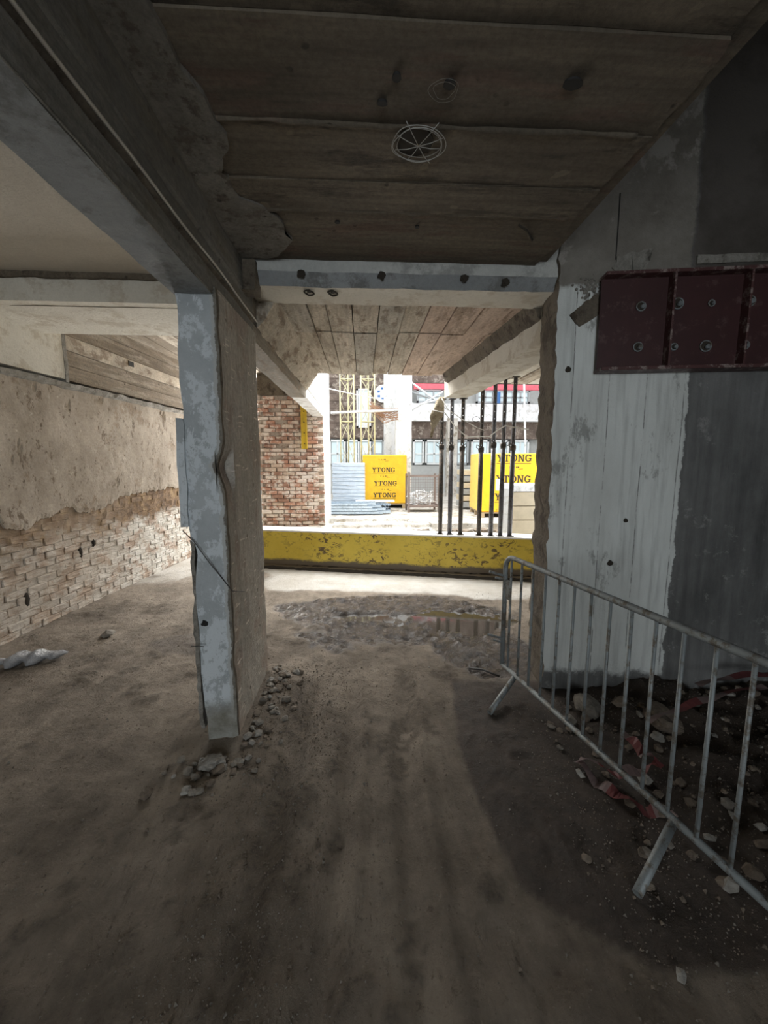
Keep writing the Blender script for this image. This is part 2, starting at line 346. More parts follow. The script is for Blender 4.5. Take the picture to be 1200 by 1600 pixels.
def rough_prism(name, prof, y0, y1, step, m, parent=None, amp=.008, fr=3.0, axis='y', mats=None, sub=.09):
    """closed cross-section polygon swept along an axis, subdivided and roughened like poured concrete"""
    pr = []; fm = []
    for i, p in enumerate(prof):
        q = prof[(i+1) % len(prof)]; d = math.dist(p, q); k = max(1, int(d/sub))
        for j in range(k): pr.append((p[0]+(q[0]-p[0])*j/k, p[1]+(q[1]-p[1])*j/k)); fm.append(i)
    n = max(1, int((y1-y0)/step)); V = []; Fc = []; mi = []
    for i in range(n+1):
        s = y0 + (y1-y0)*i/n
        for a, b in pr:
            v = Vector((a, s, b)) if axis == 'y' else (Vector((s, a, b)) if axis == 'x' else Vector((a, b, s)))
            q = v*fr + Vector((3.1, 7.7, 1.3)); d = noise.noise_vector(q) + .5*noise.noise_vector(q*3.1) + .35*noise.noise_vector(q*8)
            V.append(tuple(v + d*amp))
    K = len(pr)
    for i in range(n):
        for k in range(K):
            Fc.append((i*K+k, i*K+(k+1) % K, (i+1)*K+(k+1) % K, (i+1)*K+k)); mi.append(mats[fm[k]] if mats else 0)
    Fc.append(tuple(range(K))); Fc.append(tuple(range(n*K, n*K+K))); mi += [0, 0]
    bm = bmesh.new(); vs = [bm.verts.new(v) for v in V]
    for f, k in zip(Fc, mi): bm.faces.new([vs[i] for i in f]).material_index = k
    return obj(name, bm, m, parent)
def rect(x0, x1, z0, z1): return [(x0, z0), (x1, z0), (x1, z1), (x0, z1)]
def blob_slab(name, pts, z0, z1, m, parent=None, axis='z', jag=.02, n=6):
    """thin irregular patch: outline polygon subdivided and jagged, extruded"""
    o = []
    for i, p in enumerate(pts):
        q = pts[(i+1) % len(pts)]
        for j in range(n):
            f = j/n; o.append((p[0]+(q[0]-p[0])*f+random.uniform(-jag, jag), p[1]+(q[1]-p[1])*f+random.uniform(-jag, jag)))
    mk = (lambda a, b, c: (a, b, c)) if axis == 'z' else ((lambda a, b, c: (a, c, b)) if axis == 'y' else (lambda a, b, c: (c, a, b)))
    bm = bmesh.new(); A = [bm.verts.new(mk(a, b, z0)) for a, b in o]; B = [bm.verts.new(mk(a, b, z1)) for a, b in o]
    bm.faces.new(A); bm.faces.new(B[::-1])
    for i in range(len(o)): j = (i+1) % len(o); bm.faces.new((A[i], A[j], B[j], B[i]))
    bmesh.ops.triangulate(bm, faces=[f for f in bm.faces if len(f.verts) > 4])
    return obj(name, bm, m, parent)

# ------------------------------------------------------------------ floor
def hsh(ix, iy, s): 
    v = np.sin(ix*127.1+iy*311.7+s*74.7)*43758.5453; return v-np.floor(v)
def vn(x, y, s=0):
    ix, iy = np.floor(x), np.floor(y); fx, fy = x-ix, y-iy; fx = fx*fx*(3-2*fx); fy = fy*fy*(3-2*fy)
    return (hsh(ix, iy, s)*(1-fx)+hsh(ix+1, iy, s)*fx)*(1-fy) + (hsh(ix, iy+1, s)*(1-fx)+hsh(ix+1, iy+1, s)*fx)*fy
def fbm(x, y, o=5, s=0):
    r = 0; a = 1; t_ = 0
    for i in range(o): r = r+a*vn(x*2**i, y*2**i, s+i); t_ += a; a *= .55
    return r/t_ - .5
def sm(v, a, b): t_ = np.clip((v-a)/(b-a), 0, 1); return t_*t_*(3-2*t_)
RUTS = [(-.34, .05), (-.10, .045), (.30, .06)]
def fields(X, Y):
    n1 = fbm(X*1.3, Y*1.3, 5, 1); n2 = fbm(X*6, Y*6, 5, 9); n3 = fbm(X*20, Y*20, 3, 20)
    mudline = .5+.0*X
    # muddy churned zone around the puddles
    d = np.sqrt(((X-.35)/1.45)**2 + ((Y-4.05)/.8)**2) + n1*.9 + n2*.25
    d2 = np.sqrt(((X-1.05)/.55)**2 + ((Y-3.25)/.55)**2) + n1*.7 + n2*.25
    mud = 1-sm(np.minimum(d, d2), .85, .95)
    pud = np.maximum(1-sm(np.sqrt(((X-1.10)/.7)**2+((Y-3.95)/.32)**2)+n1*.8+n2*.5, .6, 1.0), 1-sm(np.sqrt(((X-.05)/.5)**2+((Y-4.12)/.14)**2)+n1*.9+n2*.4, .6, 1.0))
    # wet stain under the barrier
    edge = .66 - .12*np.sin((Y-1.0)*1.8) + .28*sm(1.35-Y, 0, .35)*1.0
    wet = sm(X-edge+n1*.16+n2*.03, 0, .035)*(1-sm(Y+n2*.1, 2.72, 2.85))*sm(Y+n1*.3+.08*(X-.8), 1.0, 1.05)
    wl = 1-sm(np.sqrt(((X+1.55)/.45)**2+((Y-3.55)/.26)**2)+n1*.5+n2*.2, .85, .95)     # darker patch left of pillar
    pale = sm(Y+n1*.8+n2*.1+.14*X, 4.85, 5.0)
    pl = sm(Y+n1*1.2+.1*X+n2*.2, 5.3, 5.7)*(X < -1.2)
    wb = 1-sm(np.sqrt(((X+2.0)/.75)**2+((Y-5.45)/.7)**2)+n1*.3, .85, .9)
    kx = sm(X+n1*.3, -1.6, -1.2); pl = 1-(1-sm(Y+n1*1.2+.1*X+n2*.2, 5.3, 5.7)); pale = pale*kx+(1-kx)*pl*(1-wb*.8)
    H_ = n1*.05+n2*.030+n3*.013+fbm(X*45, Y*45, 2, 40)*.006
    for c, wd in RUTS:
        cx = c + .05*np.sin(Y*1.3+c*9) - .04*(3-Y)
        fade = sm(3.6-Y, 0, .8)
        H_ = H_ - fade*.038*(1+n2*1.5)*np.exp(-((X-cx)/wd)**2) + fade*.016*np.exp(-((X-cx-wd*1.8)/(wd*.5))**2)
    H_ = H_*(1-.75*sm(Y, 4.9, 5.3))
    H_ = H_ + mud*(n2*.075+n3*.03) - pud*.06
    lx = X+.42+.03*np.sin(Y*3)+.03*(2-Y)
    loose = np.clip((1-sm(np.abs(lx)+n2*.12, .05, .10))*sm(3.0-Y, 0, .4)*(.6+n3*2)+sm(n2+n1*.5, .16, .2)*.8*(1-sm(Y, 4.6, 4.9)), 0, 1); H_ = H_+loose*n3*.03
    heap = sm(X, 1.25, 2.1)*(1-sm(Y, 2.75, 2.9))
    H_ = H_ + heap*(.10+n2*.16+n3*.04)
    pf = np.exp(-(np.maximum(np.abs(X+.85)-.13, 0)**2+np.maximum(np.abs(Y-2.6)-.38, 0)**2)/.02); H_ = H_ + pf*(.035+n2*.05)
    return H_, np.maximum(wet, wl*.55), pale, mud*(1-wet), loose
xs = np.concatenate([np.arange(-3.9, -3.3, .12), np.arange(-3.3, 2.7, .024), np.arange(2.7, 4.3, .12)])
ys = np.concatenate([np.arange(-6.4, .5, .15), np.arange(.5, 6.4, .024), np.arange(6.4, 9.1, .08)])
X, Y = np.meshgrid(xs, ys); HH, WET, PALE, MUD, LOOSE = fields(X, Y)
def zf(x, y): return float(fields(np.array([x*1.0]), np.array([y*1.0]))[0][0])
nx, ny = len(xs), len(ys)
me = bpy.data.meshes.new('floor'); me.vertices.add(nx*ny)
me.vertices.foreach_set('co', np.stack([X, Y, HH], -1).astype(np.float32).ravel())
I = np.arange(nx*ny).reshape(ny, nx); q = np.stack([I[:-1, :-1], I[:-1, 1:], I[1:, 1:], I[1:, :-1]], -1).reshape(-1, 4)
me.loops.add(q.size); me.loops.foreach_set('vertex_index', q.ravel().astype(np.int32))
me.polygons.add(len(q)); me.polygons.foreach_set('loop_start', np.arange(0, q.size, 4, dtype=np.int32)); me.polygons.foreach_set('loop_total', np.full(len(q), 4, np.int32))
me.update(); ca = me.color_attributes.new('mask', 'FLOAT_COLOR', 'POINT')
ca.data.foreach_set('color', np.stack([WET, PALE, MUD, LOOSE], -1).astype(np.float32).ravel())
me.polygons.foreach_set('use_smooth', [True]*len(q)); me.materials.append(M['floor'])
tag(link(bpy.data.objects.new('floor', me)), kind='structure')
def puddle(cx, cy, rx, ry, z, label):
    bm = bmesh.new(); c = [bm.verts.new((cx+rx*math.cos(a)*(1+.15*math.sin(3*a)), cy+ry*math.sin(a), z)) for a in np.linspace(0, 2*math.pi, 40, endpoint=False)]
    bm.faces.new(c); return tag(obj('puddle', bm, M['water']), label, 'puddle')
puddle(1.10, 3.95, .85, .5, -.026, 'shallow rain puddle on the mud in front of the yellow beam, right-hand and larger one')
puddle(.05, 4.12, .7, .22, -.034, 'thin sliver of water on pale floor, left of the larger puddle')

# ------------------------------------------------------------------ room shell
def struct(o): return tag(o, kind='structure')
# near ceiling: slab with cast board strips
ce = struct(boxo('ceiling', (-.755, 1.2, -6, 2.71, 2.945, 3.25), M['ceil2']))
edges = [-6, -4.5, -3.2, -2.0, -1.1, -.45, .1, .55, .95, 1.32, 1.68, 1.98, 2.2, 2.75]
for i in range(len(edges)-1):
    a, b = edges[i], edges[i+1]; dz = (0, .012, .004, .015, .006)[i % 5]
    if b == 2.2: dz = -.006
    # right-hand ends broken off unevenly
    n = max(2, int((b-a)/.05)); V = []; 
    bm = bmesh.new(); rows = []
    for k in range(n+1):
        y = a+.001+(b-a-.002)*k/n
        xr = 1.13+.05*noise.noise(Vector((y*2.2, 0, 0)))+.03*noise.noise(Vector((y*9, 3, 0)))+.012*noise.noise(Vector((y*30, 3, 0)))
        row = []
        for j in range(9):
            x = -.755+(xr+.755)*j/8; zz = 2.92+dz+.004*noise.noise(Vector((x*3, y*5, i)))
            row.append(bm.verts.new((x, y, zz)))
        row.append(bm.verts.new((xr, y, 3.2))); row.append(bm.verts.new((-.755, y, 3.2)))
        rows.append(row)
    for k in range(n):
        for j in range(11): bm.faces.new((rows[k][j], rows[k][(j+1) % 11], rows[k+1][(j+1) % 11], rows[k+1][j]))
    bm.faces.new(rows[0]); bm.faces.new(rows[-1])
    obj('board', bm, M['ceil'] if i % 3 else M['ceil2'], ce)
sm_pts = [(-.80, -.6), (-.66, -.6), (-.60, .6), (-.63, 1.0), (-.58, 1.4), (-.52, 1.75), (-.62, 1.95), (-.57, 2.1), (-.44, 2.25), (-.40, 2.45), (-.5, 2.66), (-.8, 2.7)]
blob_slab('mortar_smear', sm_pts, 2.905, 2.93, M['smear2'], ce, jag=.018, n=4)
tag(bpy.data.objects['mortar_smear'], 'grey mortar smear along the beam')
# raised seams between boards
for y, r in ((2.2, .014), (1.68, .009), (1.98, .004)):
    pts = [(x, y+.01*noise.noise(Vector((x*3, y, 0))), 2.922+.004*noise.noise(Vector((x*8, y, 2)))) for x in np.linspace(-.6, 1.08, 60)]
    tubeo('seam', pts, [r*(1+.6*noise.noise(Vector((p[0]*9, y, 5)))) for p in pts], M['ceil2'], ce, 6)
for px, py, rx, ry in ((.119, 1.484, .016, .016), (.075, 1.581, .02, .012), (.715, 1.476, .035, .022), (.30, 1.50, .022, .018), (-.13, 2.3, .015, .012), (.3, 2.32, .012, .012)):
    bm = bmesh.new(); tube(bm, [(px, py, 2.945), (px, py, 2.915)], [.5, 1.0], 10)
    for v in bm.verts: v.co.x = px+(v.co.x-px)*rx; v.co.y = py+(v.co.y-py)*ry
    obj('hole', bm, M['black'], ce)
# upper ceilings
struct(boxo('ceiling', (-3.9, -.97, -6, 4.35, 3.14, 3.6), M['cream']))
lf = struct(boxo('ceiling', (-3.6, -.97, 4.35, 8.3, 3.335, 3.6), M['brownboard']))
for i, x in enumerate(np.arange(-3.3, -.95, .2)):
    boxo('board', (x+.003, x+.197, 4.4, 8.25, 3.30+(i % 3)*.007, 3.34), M['brownboard'] if i % 3 else M['far'], lf)
struct(boxo('ceiling', (1.13, 4.0, -6, 2.9, 4.6, 4.9), M['ceil2']))
struct(boxo('wall_shaft', (1.2, 1.32, -6, 2.6, 3.25, 4.7), M['ceil2']))
# far bay ceiling: separate cast panels
fc = struct(boxo('ceiling', (-.75, 1.40, 3.06, 5.5, 2.85, 3.3), M['raw']))
xp = [-.62, -.42, -.28, -.08, .13, .33, .52, .72, .93, 1.15, 1.38]
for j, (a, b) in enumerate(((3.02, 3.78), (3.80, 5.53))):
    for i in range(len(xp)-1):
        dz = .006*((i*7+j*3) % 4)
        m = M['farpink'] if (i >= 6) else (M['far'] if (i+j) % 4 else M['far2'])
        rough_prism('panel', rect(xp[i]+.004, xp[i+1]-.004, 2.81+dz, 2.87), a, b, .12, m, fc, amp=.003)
rc = struct(boxo('ceiling', (1.44, 3.0, 3.06, 5.9, 2.86, 3.3), M['raw']))
for i, x in enumerate(np.arange(1.42, 2.9, .25)):
    rough_prism('panel', rect(x+.004, x+.246, 2.79+(i % 3)*.005, 2.88), 3.0, 5.93, .2, M['far'] if i % 2 else M['white'], rc, amp=.003)

# left wall (slightly skewed in plan)
ang = math.atan2(-3.026+3.285, 6.749-3.575); LW = empty('wall_left', (-3.285, 3.575, 0), -ang); struct(LW)
def lwall(s): return s   # local y = distance along wall from the anchor
rough_prism('core', rect(-.5, -.045, -.2, 2.50), -9.8, 4.7, .5, M['mortar'], LW, amp=.004)
# plaster coat with its ragged lower edge
prof = [(-9.7, .9), (-3, 1.0), (-1.2, .9), (-.4, 1.25), (0.0, 1.36), (.10, 1.18), (.18, 1.04), (.35, 1.02), (.6, 1.08), (.9, 1.15), (1.05, 1.10), (1.35, 1.06), (1.7, 1.2), (2.2, 1.22), (2.8, 1.25), (3.4, 1.22), (4.7, 1.2)]
bm = bmesh.new(); s0 = -9.7; top = []; bot = []; 
ss = np.concatenate([np.arange(-9.7, -.6, .15), np.arange(-.6, 4.7, .02)])
zl = np.interp(ss, [p[0] for p in prof], [p[1] for p in prof])
NR = 26; grid = []
for s, z0 in zip(ss, zl):
    z0 = z0+.05*noise.noise(Vector((s*4, 0, 0)))+.035*noise.noise(Vector((s*13, 2, 0)))+.02*noise.noise(Vector((s*35, 2, 0))); col = []
    for k in range(NR+1):
        z = z0+(2.44-z0)*k/NR
        d = .006*noise.noise(Vector((s*2, z*2, 1)))+.004*noise.noise(Vector((s*8, z*8, 4)))
        pit = noise.noise(Vector((s*4.5, z*3.6, 8)))+.5*noise.noise(Vector((s*11, z*9, 8)))
        if pit > .62: d -= .012
        col.append(bm.verts.new((d+(0 if k else -.008), s, z)))
    col.insert(0, bm.verts.new((-.04, s, z0+.004))); grid.append(col)
for a, b in zip(grid, grid[1:]):
    for k in range(NR+1): bm.faces.new((a[k], b[k], b[k+1], a[k+1]))
tag(obj('plaster_coat', bm, M['plaster'], LW), 'beige pitted plaster with ragged lower edge')
# exposed whitewashed bricks
bms = []
for k in range(6):
    bm = bmesh.new(); box(bm, -.03, .03, -.108, .108, -.032, .032, bevel=.007)
    bmesh.ops.subdivide_edges(bm, edges=bm.edges, cuts=1)
    for v in bm.verts: v.co += noise.noise_vector(v.co*18+Vector((k*9, 0, 0)))*.015
    o = obj('brick', bm, M['wwbrick'], LW); bms.append(o.data)
    if k == 0: first = o
    else: bpy.data.objects.remove(o)
first.location = (-.045, -.35, .05)
cnt = 1; rest = bmesh.new()
for r in range(18):
    z = .03+r*.074
    for c in range(24):
        s = -.35+c*.23+(.115 if r % 2 else 0)
        lim = float(np.interp(s, [p[0] for p in prof], [p[1] for p in prof]))
        if s > 4.6 or z > lim+.03 or (r == 0 and c == 0): continue
        hid = z > lim-.02
        dx = random.uniform(-.008, .008) + (-.006 if z > .85 else .004)
        if cnt < 298 and s < 4.2:
            inst('brick', random.choice(bms), LW, (-.050+dx, s+random.uniform(-.006, .006), z+random.uniform(-.004, .004)), (random.uniform(-.03, .03), random.uniform(-.05, .05), random.uniform(-.03, .03))); cnt += 1
        else: box(rest, -.075+dx, -.015+dx, s-.106, s+.106, z-.032, z+.032)
for s in np.arange(-9.6, -.5, .23):
    for r in range(14): box(rest, -.075, -.012, s-.106, s+.106, .03+r*.074-.032, .03+r*.074+.032)
tag(obj('brick_courses', rest, M['wwbrick'], LW), 'whitewashed bricks further along the wall', kind='stuff')
rough_prism('mud_mortar', rect(-.06, -.030, 0, 1.3), -9.6, 4.6, .05, M['wwbrick'], LW, amp=.012, fr=9)
# holes in the wall
for s, z, a, b in ((1.02, .63, .022, .06), (1.22, .70, .015, .05), (.32, .33, .03, .07)):
    bm = bmesh.new(); bmesh.ops.create_icosphere(bm, subdivisions=2, radius=1)
    for v in bm.verts: q_ = noise.noise_vector(v.co*2.1+Vector((s*9, 0, 0)))*.35; v.co = Vector((-.02+.022*v.co.x, s+a*(v.co.y+q_.y), z+b*(v.co.z+q_.z)))
    obj('hole', bm, M['dark'], LW)
# ledge on top of the plaster, white beam and brown boards above it
rough_prism('ledge', [(-.5, 2.43), (-.01, 2.43), (.035, 2.455), (.035, 2.50), (-.5, 2.52)], -9.7, 4.7, .06, M['smear'], LW, amp=.012, fr=6)
wl = rough_prism('wall_beam', rect(-.5, .03, 2.53, 3.2), -9.7, .99, .3, M['white'], LW, amp=.003)
tag(wl, 'cream painted beam above the plaster')
rough_prism('beam_end', rect(-.4, .035, 2.5, 3.0), .985, 1.03, .02, M['smear'], LW, amp=.008)
for i, z in enumerate(np.arange(2.53, 3.34, .162)):
    rough_prism('board', rect(-.4, -.01-(i % 2)*.008, z+.003, z+.159), 1.03, 4.7, .3, M['brownboard'] if i != 2 else M['far'], LW, amp=.004)
boxo('hole', (-.02, 0, 2.1, 2.2, 2.93, 2.99), M['black'], LW)
# left bay crossbeam
cb = rough_prism('concrete_crossbeam', [(3.5, 2.93), (4.35, 2.93), (4.35, 3.14), (3.5, 3.14)], -3.25, -.96, .3, M['white'], None, amp=.003, axis='x')
tag(cb, 'cream painted ceiling crossbeam with a crack, left of the grey pillar', 'beam')
tubeo('crack', [(x, 3.60+.012*noise.noise(Vector((x*4, 0, 0))), 2.930) for x in np.linspace(-2.9, -.97, 30)], [.003+.006*abs(noise.noise(Vector((i*.7, 1, 1)))) for i in range(30)], M['raw'], cb, 5)
rough_prism('joint', [(3.46, 3.10), (3.50, 3.10), (3.50, 3.15), (3.46, 3.15)], -3.6, -.95, .04, M['raw'], cb, amp=.014, fr=5, axis='x')

# right wall, rotated a little towards the camera
ra = math.atan2(2.45-2.67, 2.82-1.30)
WR = struct(empty('wall_right', (1.30, 2.68, 0), ra))
n_ = 60; 
wallbm = rough_prism('wall_face', rect(0, 2.9, 0, 4.7), 0, 1, 1, M['rightwall'], WR) ; bpy.data.objects.remove(wallbm)
V = []; Fc = []; NX, NZ = 60, 110
for k in range(NZ+1):
    z = -.1+4.8*k/NZ
    xl = .02*noise.noise(Vector((z*3, 1, 0)))+.018*noise.noise(Vector((z*11, 2, 0)))+.008*noise.noise(Vector((z*30, 2, 0)))-.008*z
    for i in range(NX+1):
        f = i/NX; x = xl*(1-f)+2.9*f
        V.append((x, .006*noise.noise(Vector((x*2, z*2, 3)))+.003*noise.noise(Vector((x*9, z*4, 3))), z))
    V.append((xl-.01+.015*noise.noise(Vector((z*9, 4, 0))), .12, z)); V.append((xl-.012+.02*noise.noise(Vector((z*7, 5, 0))), .25, z)); V.append((xl+.0+.015*noise.noise(Vector((z*13, 6, 0))), .36, z))
W_ = NX+4
for k in range(NZ):
    a = k*W_
    for i in range(NX): Fc.append((a+i, a+i+1, a+W_+i+1, a+W_+i))
    Fc += [(a, a+W_, a+W_+NX+1, a+NX+1), (a+NX+1, a+W_+NX+1, a+W_+NX+2, a+NX+2), (a+NX+2, a+W_+NX+2, a+W_+NX+3, a+NX+3)]
o = obj('wall_face', (V, [], Fc), [M['rightwall'], M['raw']], WR)
for p in o.data.polygons:
    if p.index % (NX+3) >= NX: p.material_index = 1
boxo('wall_core', (.03, 2.9, .02, .36, -.1, 4.7), M['raw'], WR)
rough_prism('form_seam', rect(.317, .323, -.004, .004), 2.93, 3.32, .03, M['black'], WR, amp=.002, axis='z')
for x, z, r in ((.065, 2.26, .02), (1.75, 1.62, .03), (.5, 1.25, .014), (.42, .95, .02), (.78, .55, .03)):
    bm = bmesh.new(); bmesh.ops.create_icosphere(bm, subdivisions=2, radius=r)
    for v in bm.verts: v.co += noise.noise_vector(v.co*60)*r*.5; v.co.y *= .3
    o = obj('broken_spot', bm, M['dark'], WR); o.location = (x, -.003, z)
# mortar band and the honeycombed crumbs near the top
blob_slab('mortar_band', [(.05, 2.60), (.12, 2.53), (.36, 2.67), (.36, 2.76), (.2, 2.72)], -.012, .002, M['raw'], WR, axis='y', jag=.006)
bm = bmesh.new()
for i in range(90):
    x, z = random.gauss(.2, .05), random.gauss(2.77, .03); b2 = bmesh.ops.create_icosphere(bm, subdivisions=1, radius=random.uniform(.005, .013), matrix=Matrix.Translation((x, -.004, z)))
tag(obj('honeycomb_crumbs', bm, M['smear'], WR), kind='stuff')
blob_slab('paint_patch', [(.30, 2.86), (.34, 2.95), (.52, 2.98), (.50, 2.86), (.42, 2.83)], -.012, .002, M['smear'], WR, axis='y', jag=.015)
# cast ledge above the girder
rough_prism('ledge', [(-.02, 2.88), (.02, 2.88), (.02, 2.93), (-.02, 2.93)], .80, 2.7, .05, M['smear'], WR, amp=.008, fr=6, axis='x')
# outer shell of the hall behind and beside
struct(boxo('wall_side', (3.6, 3.9, -6, 2.6, -.2, 4.7), M['rightwall']))
bk = bmesh.new()
for b in ((-3.9, -1.6, -6.3, -6, -.2, 4.7), (.9, 3.9, -6.3, -6, -.2, 4.7), (-1.6, .9, -6.3, -6, 3.1, 4.7)): box(bk, *b)
struct(obj('wall_rear', bk, M['plaster']))
struct(boxo('wall_bay', (2.75, 2.95, 2.8, 5.9, -.2, 3.3), M['brightwhite']))

# crossbeam in front of the far bay
XB = empty('painted_crossbeam', (0, 2.9, 2.78)); tag(XB, 'white painted crossbeam, chamfer greyed for its shade, with rusty holes between the grey pillar and right wall', 'beam')
XB.location = (0, 0, 0)
rough_prism('beam_body', [(2.72, 2.855), (2.78, 2.785), (3.06, 2.785), (3.06, 3.25), (2.72, 3.25)], -.75, 1.40, .05, [M['whitecross'], M['beamunder'], M['white']], XB, amp=.006, fr=5, axis='x', mats=[1, 2, 0, 0, 0])  # front coloured lighter as lit, chamfer coloured grey as shaded
for px, py in ((470, 426), (597, 428), (727, 432), (792, 438)):
    p = at(px, py, 2.70); bm = bmesh.new(); bmesh.ops.create_icosphere(bm, subdivisions=2, radius=.026)
    for v in bm.verts: v.co += noise.noise_vector(v.co*70+p)*.014; v.co.y *= .4
    o = obj('rusty_hole', bm, M['dark'], XB); o.location = (p.x, 2.72, p.z)
for px, py in ((483, 460), (520, 461)):
    p = at(px, py, 2.85); bm = bmesh.new()
    tube(bm, [(p.x+.028*math.cos(a)*(1+.3*math.sin(2*a)), 2.85+.04*math.sin(a), 2.778) for a in np.linspace(0, 2*math.pi, 14, endpoint=False)], .006, 5, closed=True)
    obj('chipped_ring', bm, M['dark'], XB)
    bm = bmesh.new(); tube(bm, [(p.x, 2.85, 2.80), (p.x, 2.85, 2.781)], .014, 8); obj('rusty_hole', bm, M['black'], XB)
rough_prism('stub', rect(-.76, -.67, 2.72, 2.90), 2.68, 2.80, .05, M['raw'], XB, amp=.012)

# long left beam, from behind the camera to the far white column
LB = empty('long_ceiling_beam', (-.86, 0, 0)); LB.location = (0, 0, 0)
tag(LB, 'long grey concrete ceiling beam running over the left pillar, pale cable on its side', 'beam')
pr_ = [(-.965, 2.505), (-.77, 2.505), (-.76, 2.53), (-.76, 2.605), (-.778, 2.612), (-.778, 2.63), (-.76, 2.64), (-.76, 3.3), (-.965, 3.3)]
rough_prism('beam_body', pr_, -6, 2.95, .07, [M['beam'], M['beamunder'], M['raw']], LB, amp=.005, fr=4, mats=[1, 0, 0, 2, 2, 2, 0, 0, 1])
rough_prism('raw_stretch', pr_, 2.951, 5.5, .07, [M['farbeam'], M['white']], LB, amp=.006, fr=4, mats=[0]*8+[1])
rough_prism('whitewashed_end', rect(-.965, -.757, 2.515, 3.55), 5.5, 7.85, .1, M['brightwhite'], LB, amp=.006, fr=4)  # white colour stands for daylight on the beam past the ceiling edge
rough_prism('haunch', [(-.76, 2.60), (-.70, 2.66), (-.60, 2.81), (-.58, 2.9), (-.76, 2.9)], 3.04, 5.52, .05, M['far'], LB, amp=.016, fr=6)
rough_prism('side_lip', [(-.762, 2.72), (-.748, 2.73), (-.744, 2.9), (-.762, 2.93)], -6, 2.72, .06, M['beam'], LB, amp=.006, fr=5)
o = tubeo('edge_flakes', [(-.765+.008*noise.noise(Vector((y*3, 0, 0))), y, 2.506+.003*noise.noise(Vector((y*7, 0, 3)))) for y in np.arange(-1, 2.2, .02)], .004, M['smear'], LB, 5)
tag(tubeo('ceiling_cable', [(-.752+.006*noise.noise(Vector((y*2, 5, 0))), y, 2.645+.010*noise.noise(Vector((y*1.5, 0, 0)))) for y in np.arange(-.6, 7.8, .06)], .006, M['cable'], None, 6), 'thin pale cable clipped along the side of the long grey beam', 'cable')

# left pillar
PL = empty('concrete_pillar', (-.86, 2.57, 0)); PL.location = (0, 0, 0)
tag(PL, 'tall grey concrete pillar with flaking blue-grey paint on its front', 'pillar')
Vp = []; bm = bmesh.new()
def pillar_pt(u, v, z):      # u across x, v along y
    x = -.955+u*.205; y = 2.2+v*.75
    p = Vector((x, y, z)); d = noise.noise_vector(p*4)*.008+noise.noise_vector(p*14)*.004
    x += .02*(u < .5)*max(0, 1-z/.5)*(1-u*2)
    # broken arris half way up
    if u > .75 and v < .2:
        k = math.exp(-((z-1.62)/.08)**2)*.055 + max(0, noise.noise(Vector((0, 3, z*5))))*.02; x -= k; y += k*.6
    if u < .2 and v < .2:
        k = max(0, noise.noise(Vector((0, 8, z*4))))*.02+(.015 if z < 1.2 else 0); x += k
    return (x+d.x, y+d.y, z)
rings = []
per = [(i/8, 0) for i in range(8)]+[(1, i/24) for i in range(24)]+[(1-i/8, 1) for i in range(8)]+[(0, 1-i/24) for i in range(24)]
for k in range(131):
    z = -.1+2.64*k/130; rings.append([bm.verts.new(pillar_pt(u, v, z)) for u, v in per])
for a, b in zip(rings, rings[1:]):
    for i in range(len(per)):
        j = (i+1) % len(per); f = bm.faces.new((a[i], a[j], b[j], b[i])); f.material_index = 0 if i < 8 else 1
        if i == 8: f.material_index = 2
obj('shaft', bm, [M['pillarpaint'], M['pillarside'], M['raw']], PL)
rough_prism('render_coat', [(-.992, 2.19), (-.95, 2.19), (-.95, 2.55), (-.985, 2.55)], 1.30, 1.88, .04, M['pillarpaint'], PL, amp=.008, fr=9, axis='z')
rough_prism('render_coat', [(-.962, 2.2), (-.94, 2.2), (-.94, 2.6), (-.965, 2.6)], .1, 1.22, .04, M['smear'], PL, amp=.012, fr=9, axis='z')
tubeo('wire', [(-.985, 2.185, 1.28), (-.93, 2.185, 1.22), (-.85, 2.18, 1.10), (-.74, 2.2, .93), (-.735, 2.4, .86)], .003, M['wire'], PL, 5)
tubeo('wire', [(-.975, 2.18, .62), (-.90, 2.16, .625)], .003, M['wire'], PL, 5)
bm = bmesh.new(); bmesh.ops.create_icosphere(bm, subdivisions=2, radius=.018)
for v in bm.verts: v.co += noise.noise_vector(v.co*90)*.012
o = obj('hole', bm, M['black'], PL); o.location = (-.90, 2.2, .745)

# right far-bay beam resting on the props
RB = rough_prism('short_white_beam', [(0, 2.535), (.31, 2.535), (.31, 3.2), (0, 3.2)], 0, 2.60, .08, M['white'], None, amp=.008, fr=4)
RB.location = (1.325, 3.04, 0); RB.rotation_euler = (0, 0, math.radians(4.2))
tag(RB, 'cream painted ceiling beam whose far end rests on three props', 'beam')
rough_prism('raw_strip', [(-.03, 2.72), (.01, 2.70), (.01, 2.84), (-.08, 2.84)], 0, 2.45, .05, M['raw'], RB, amp=.012, fr=7)

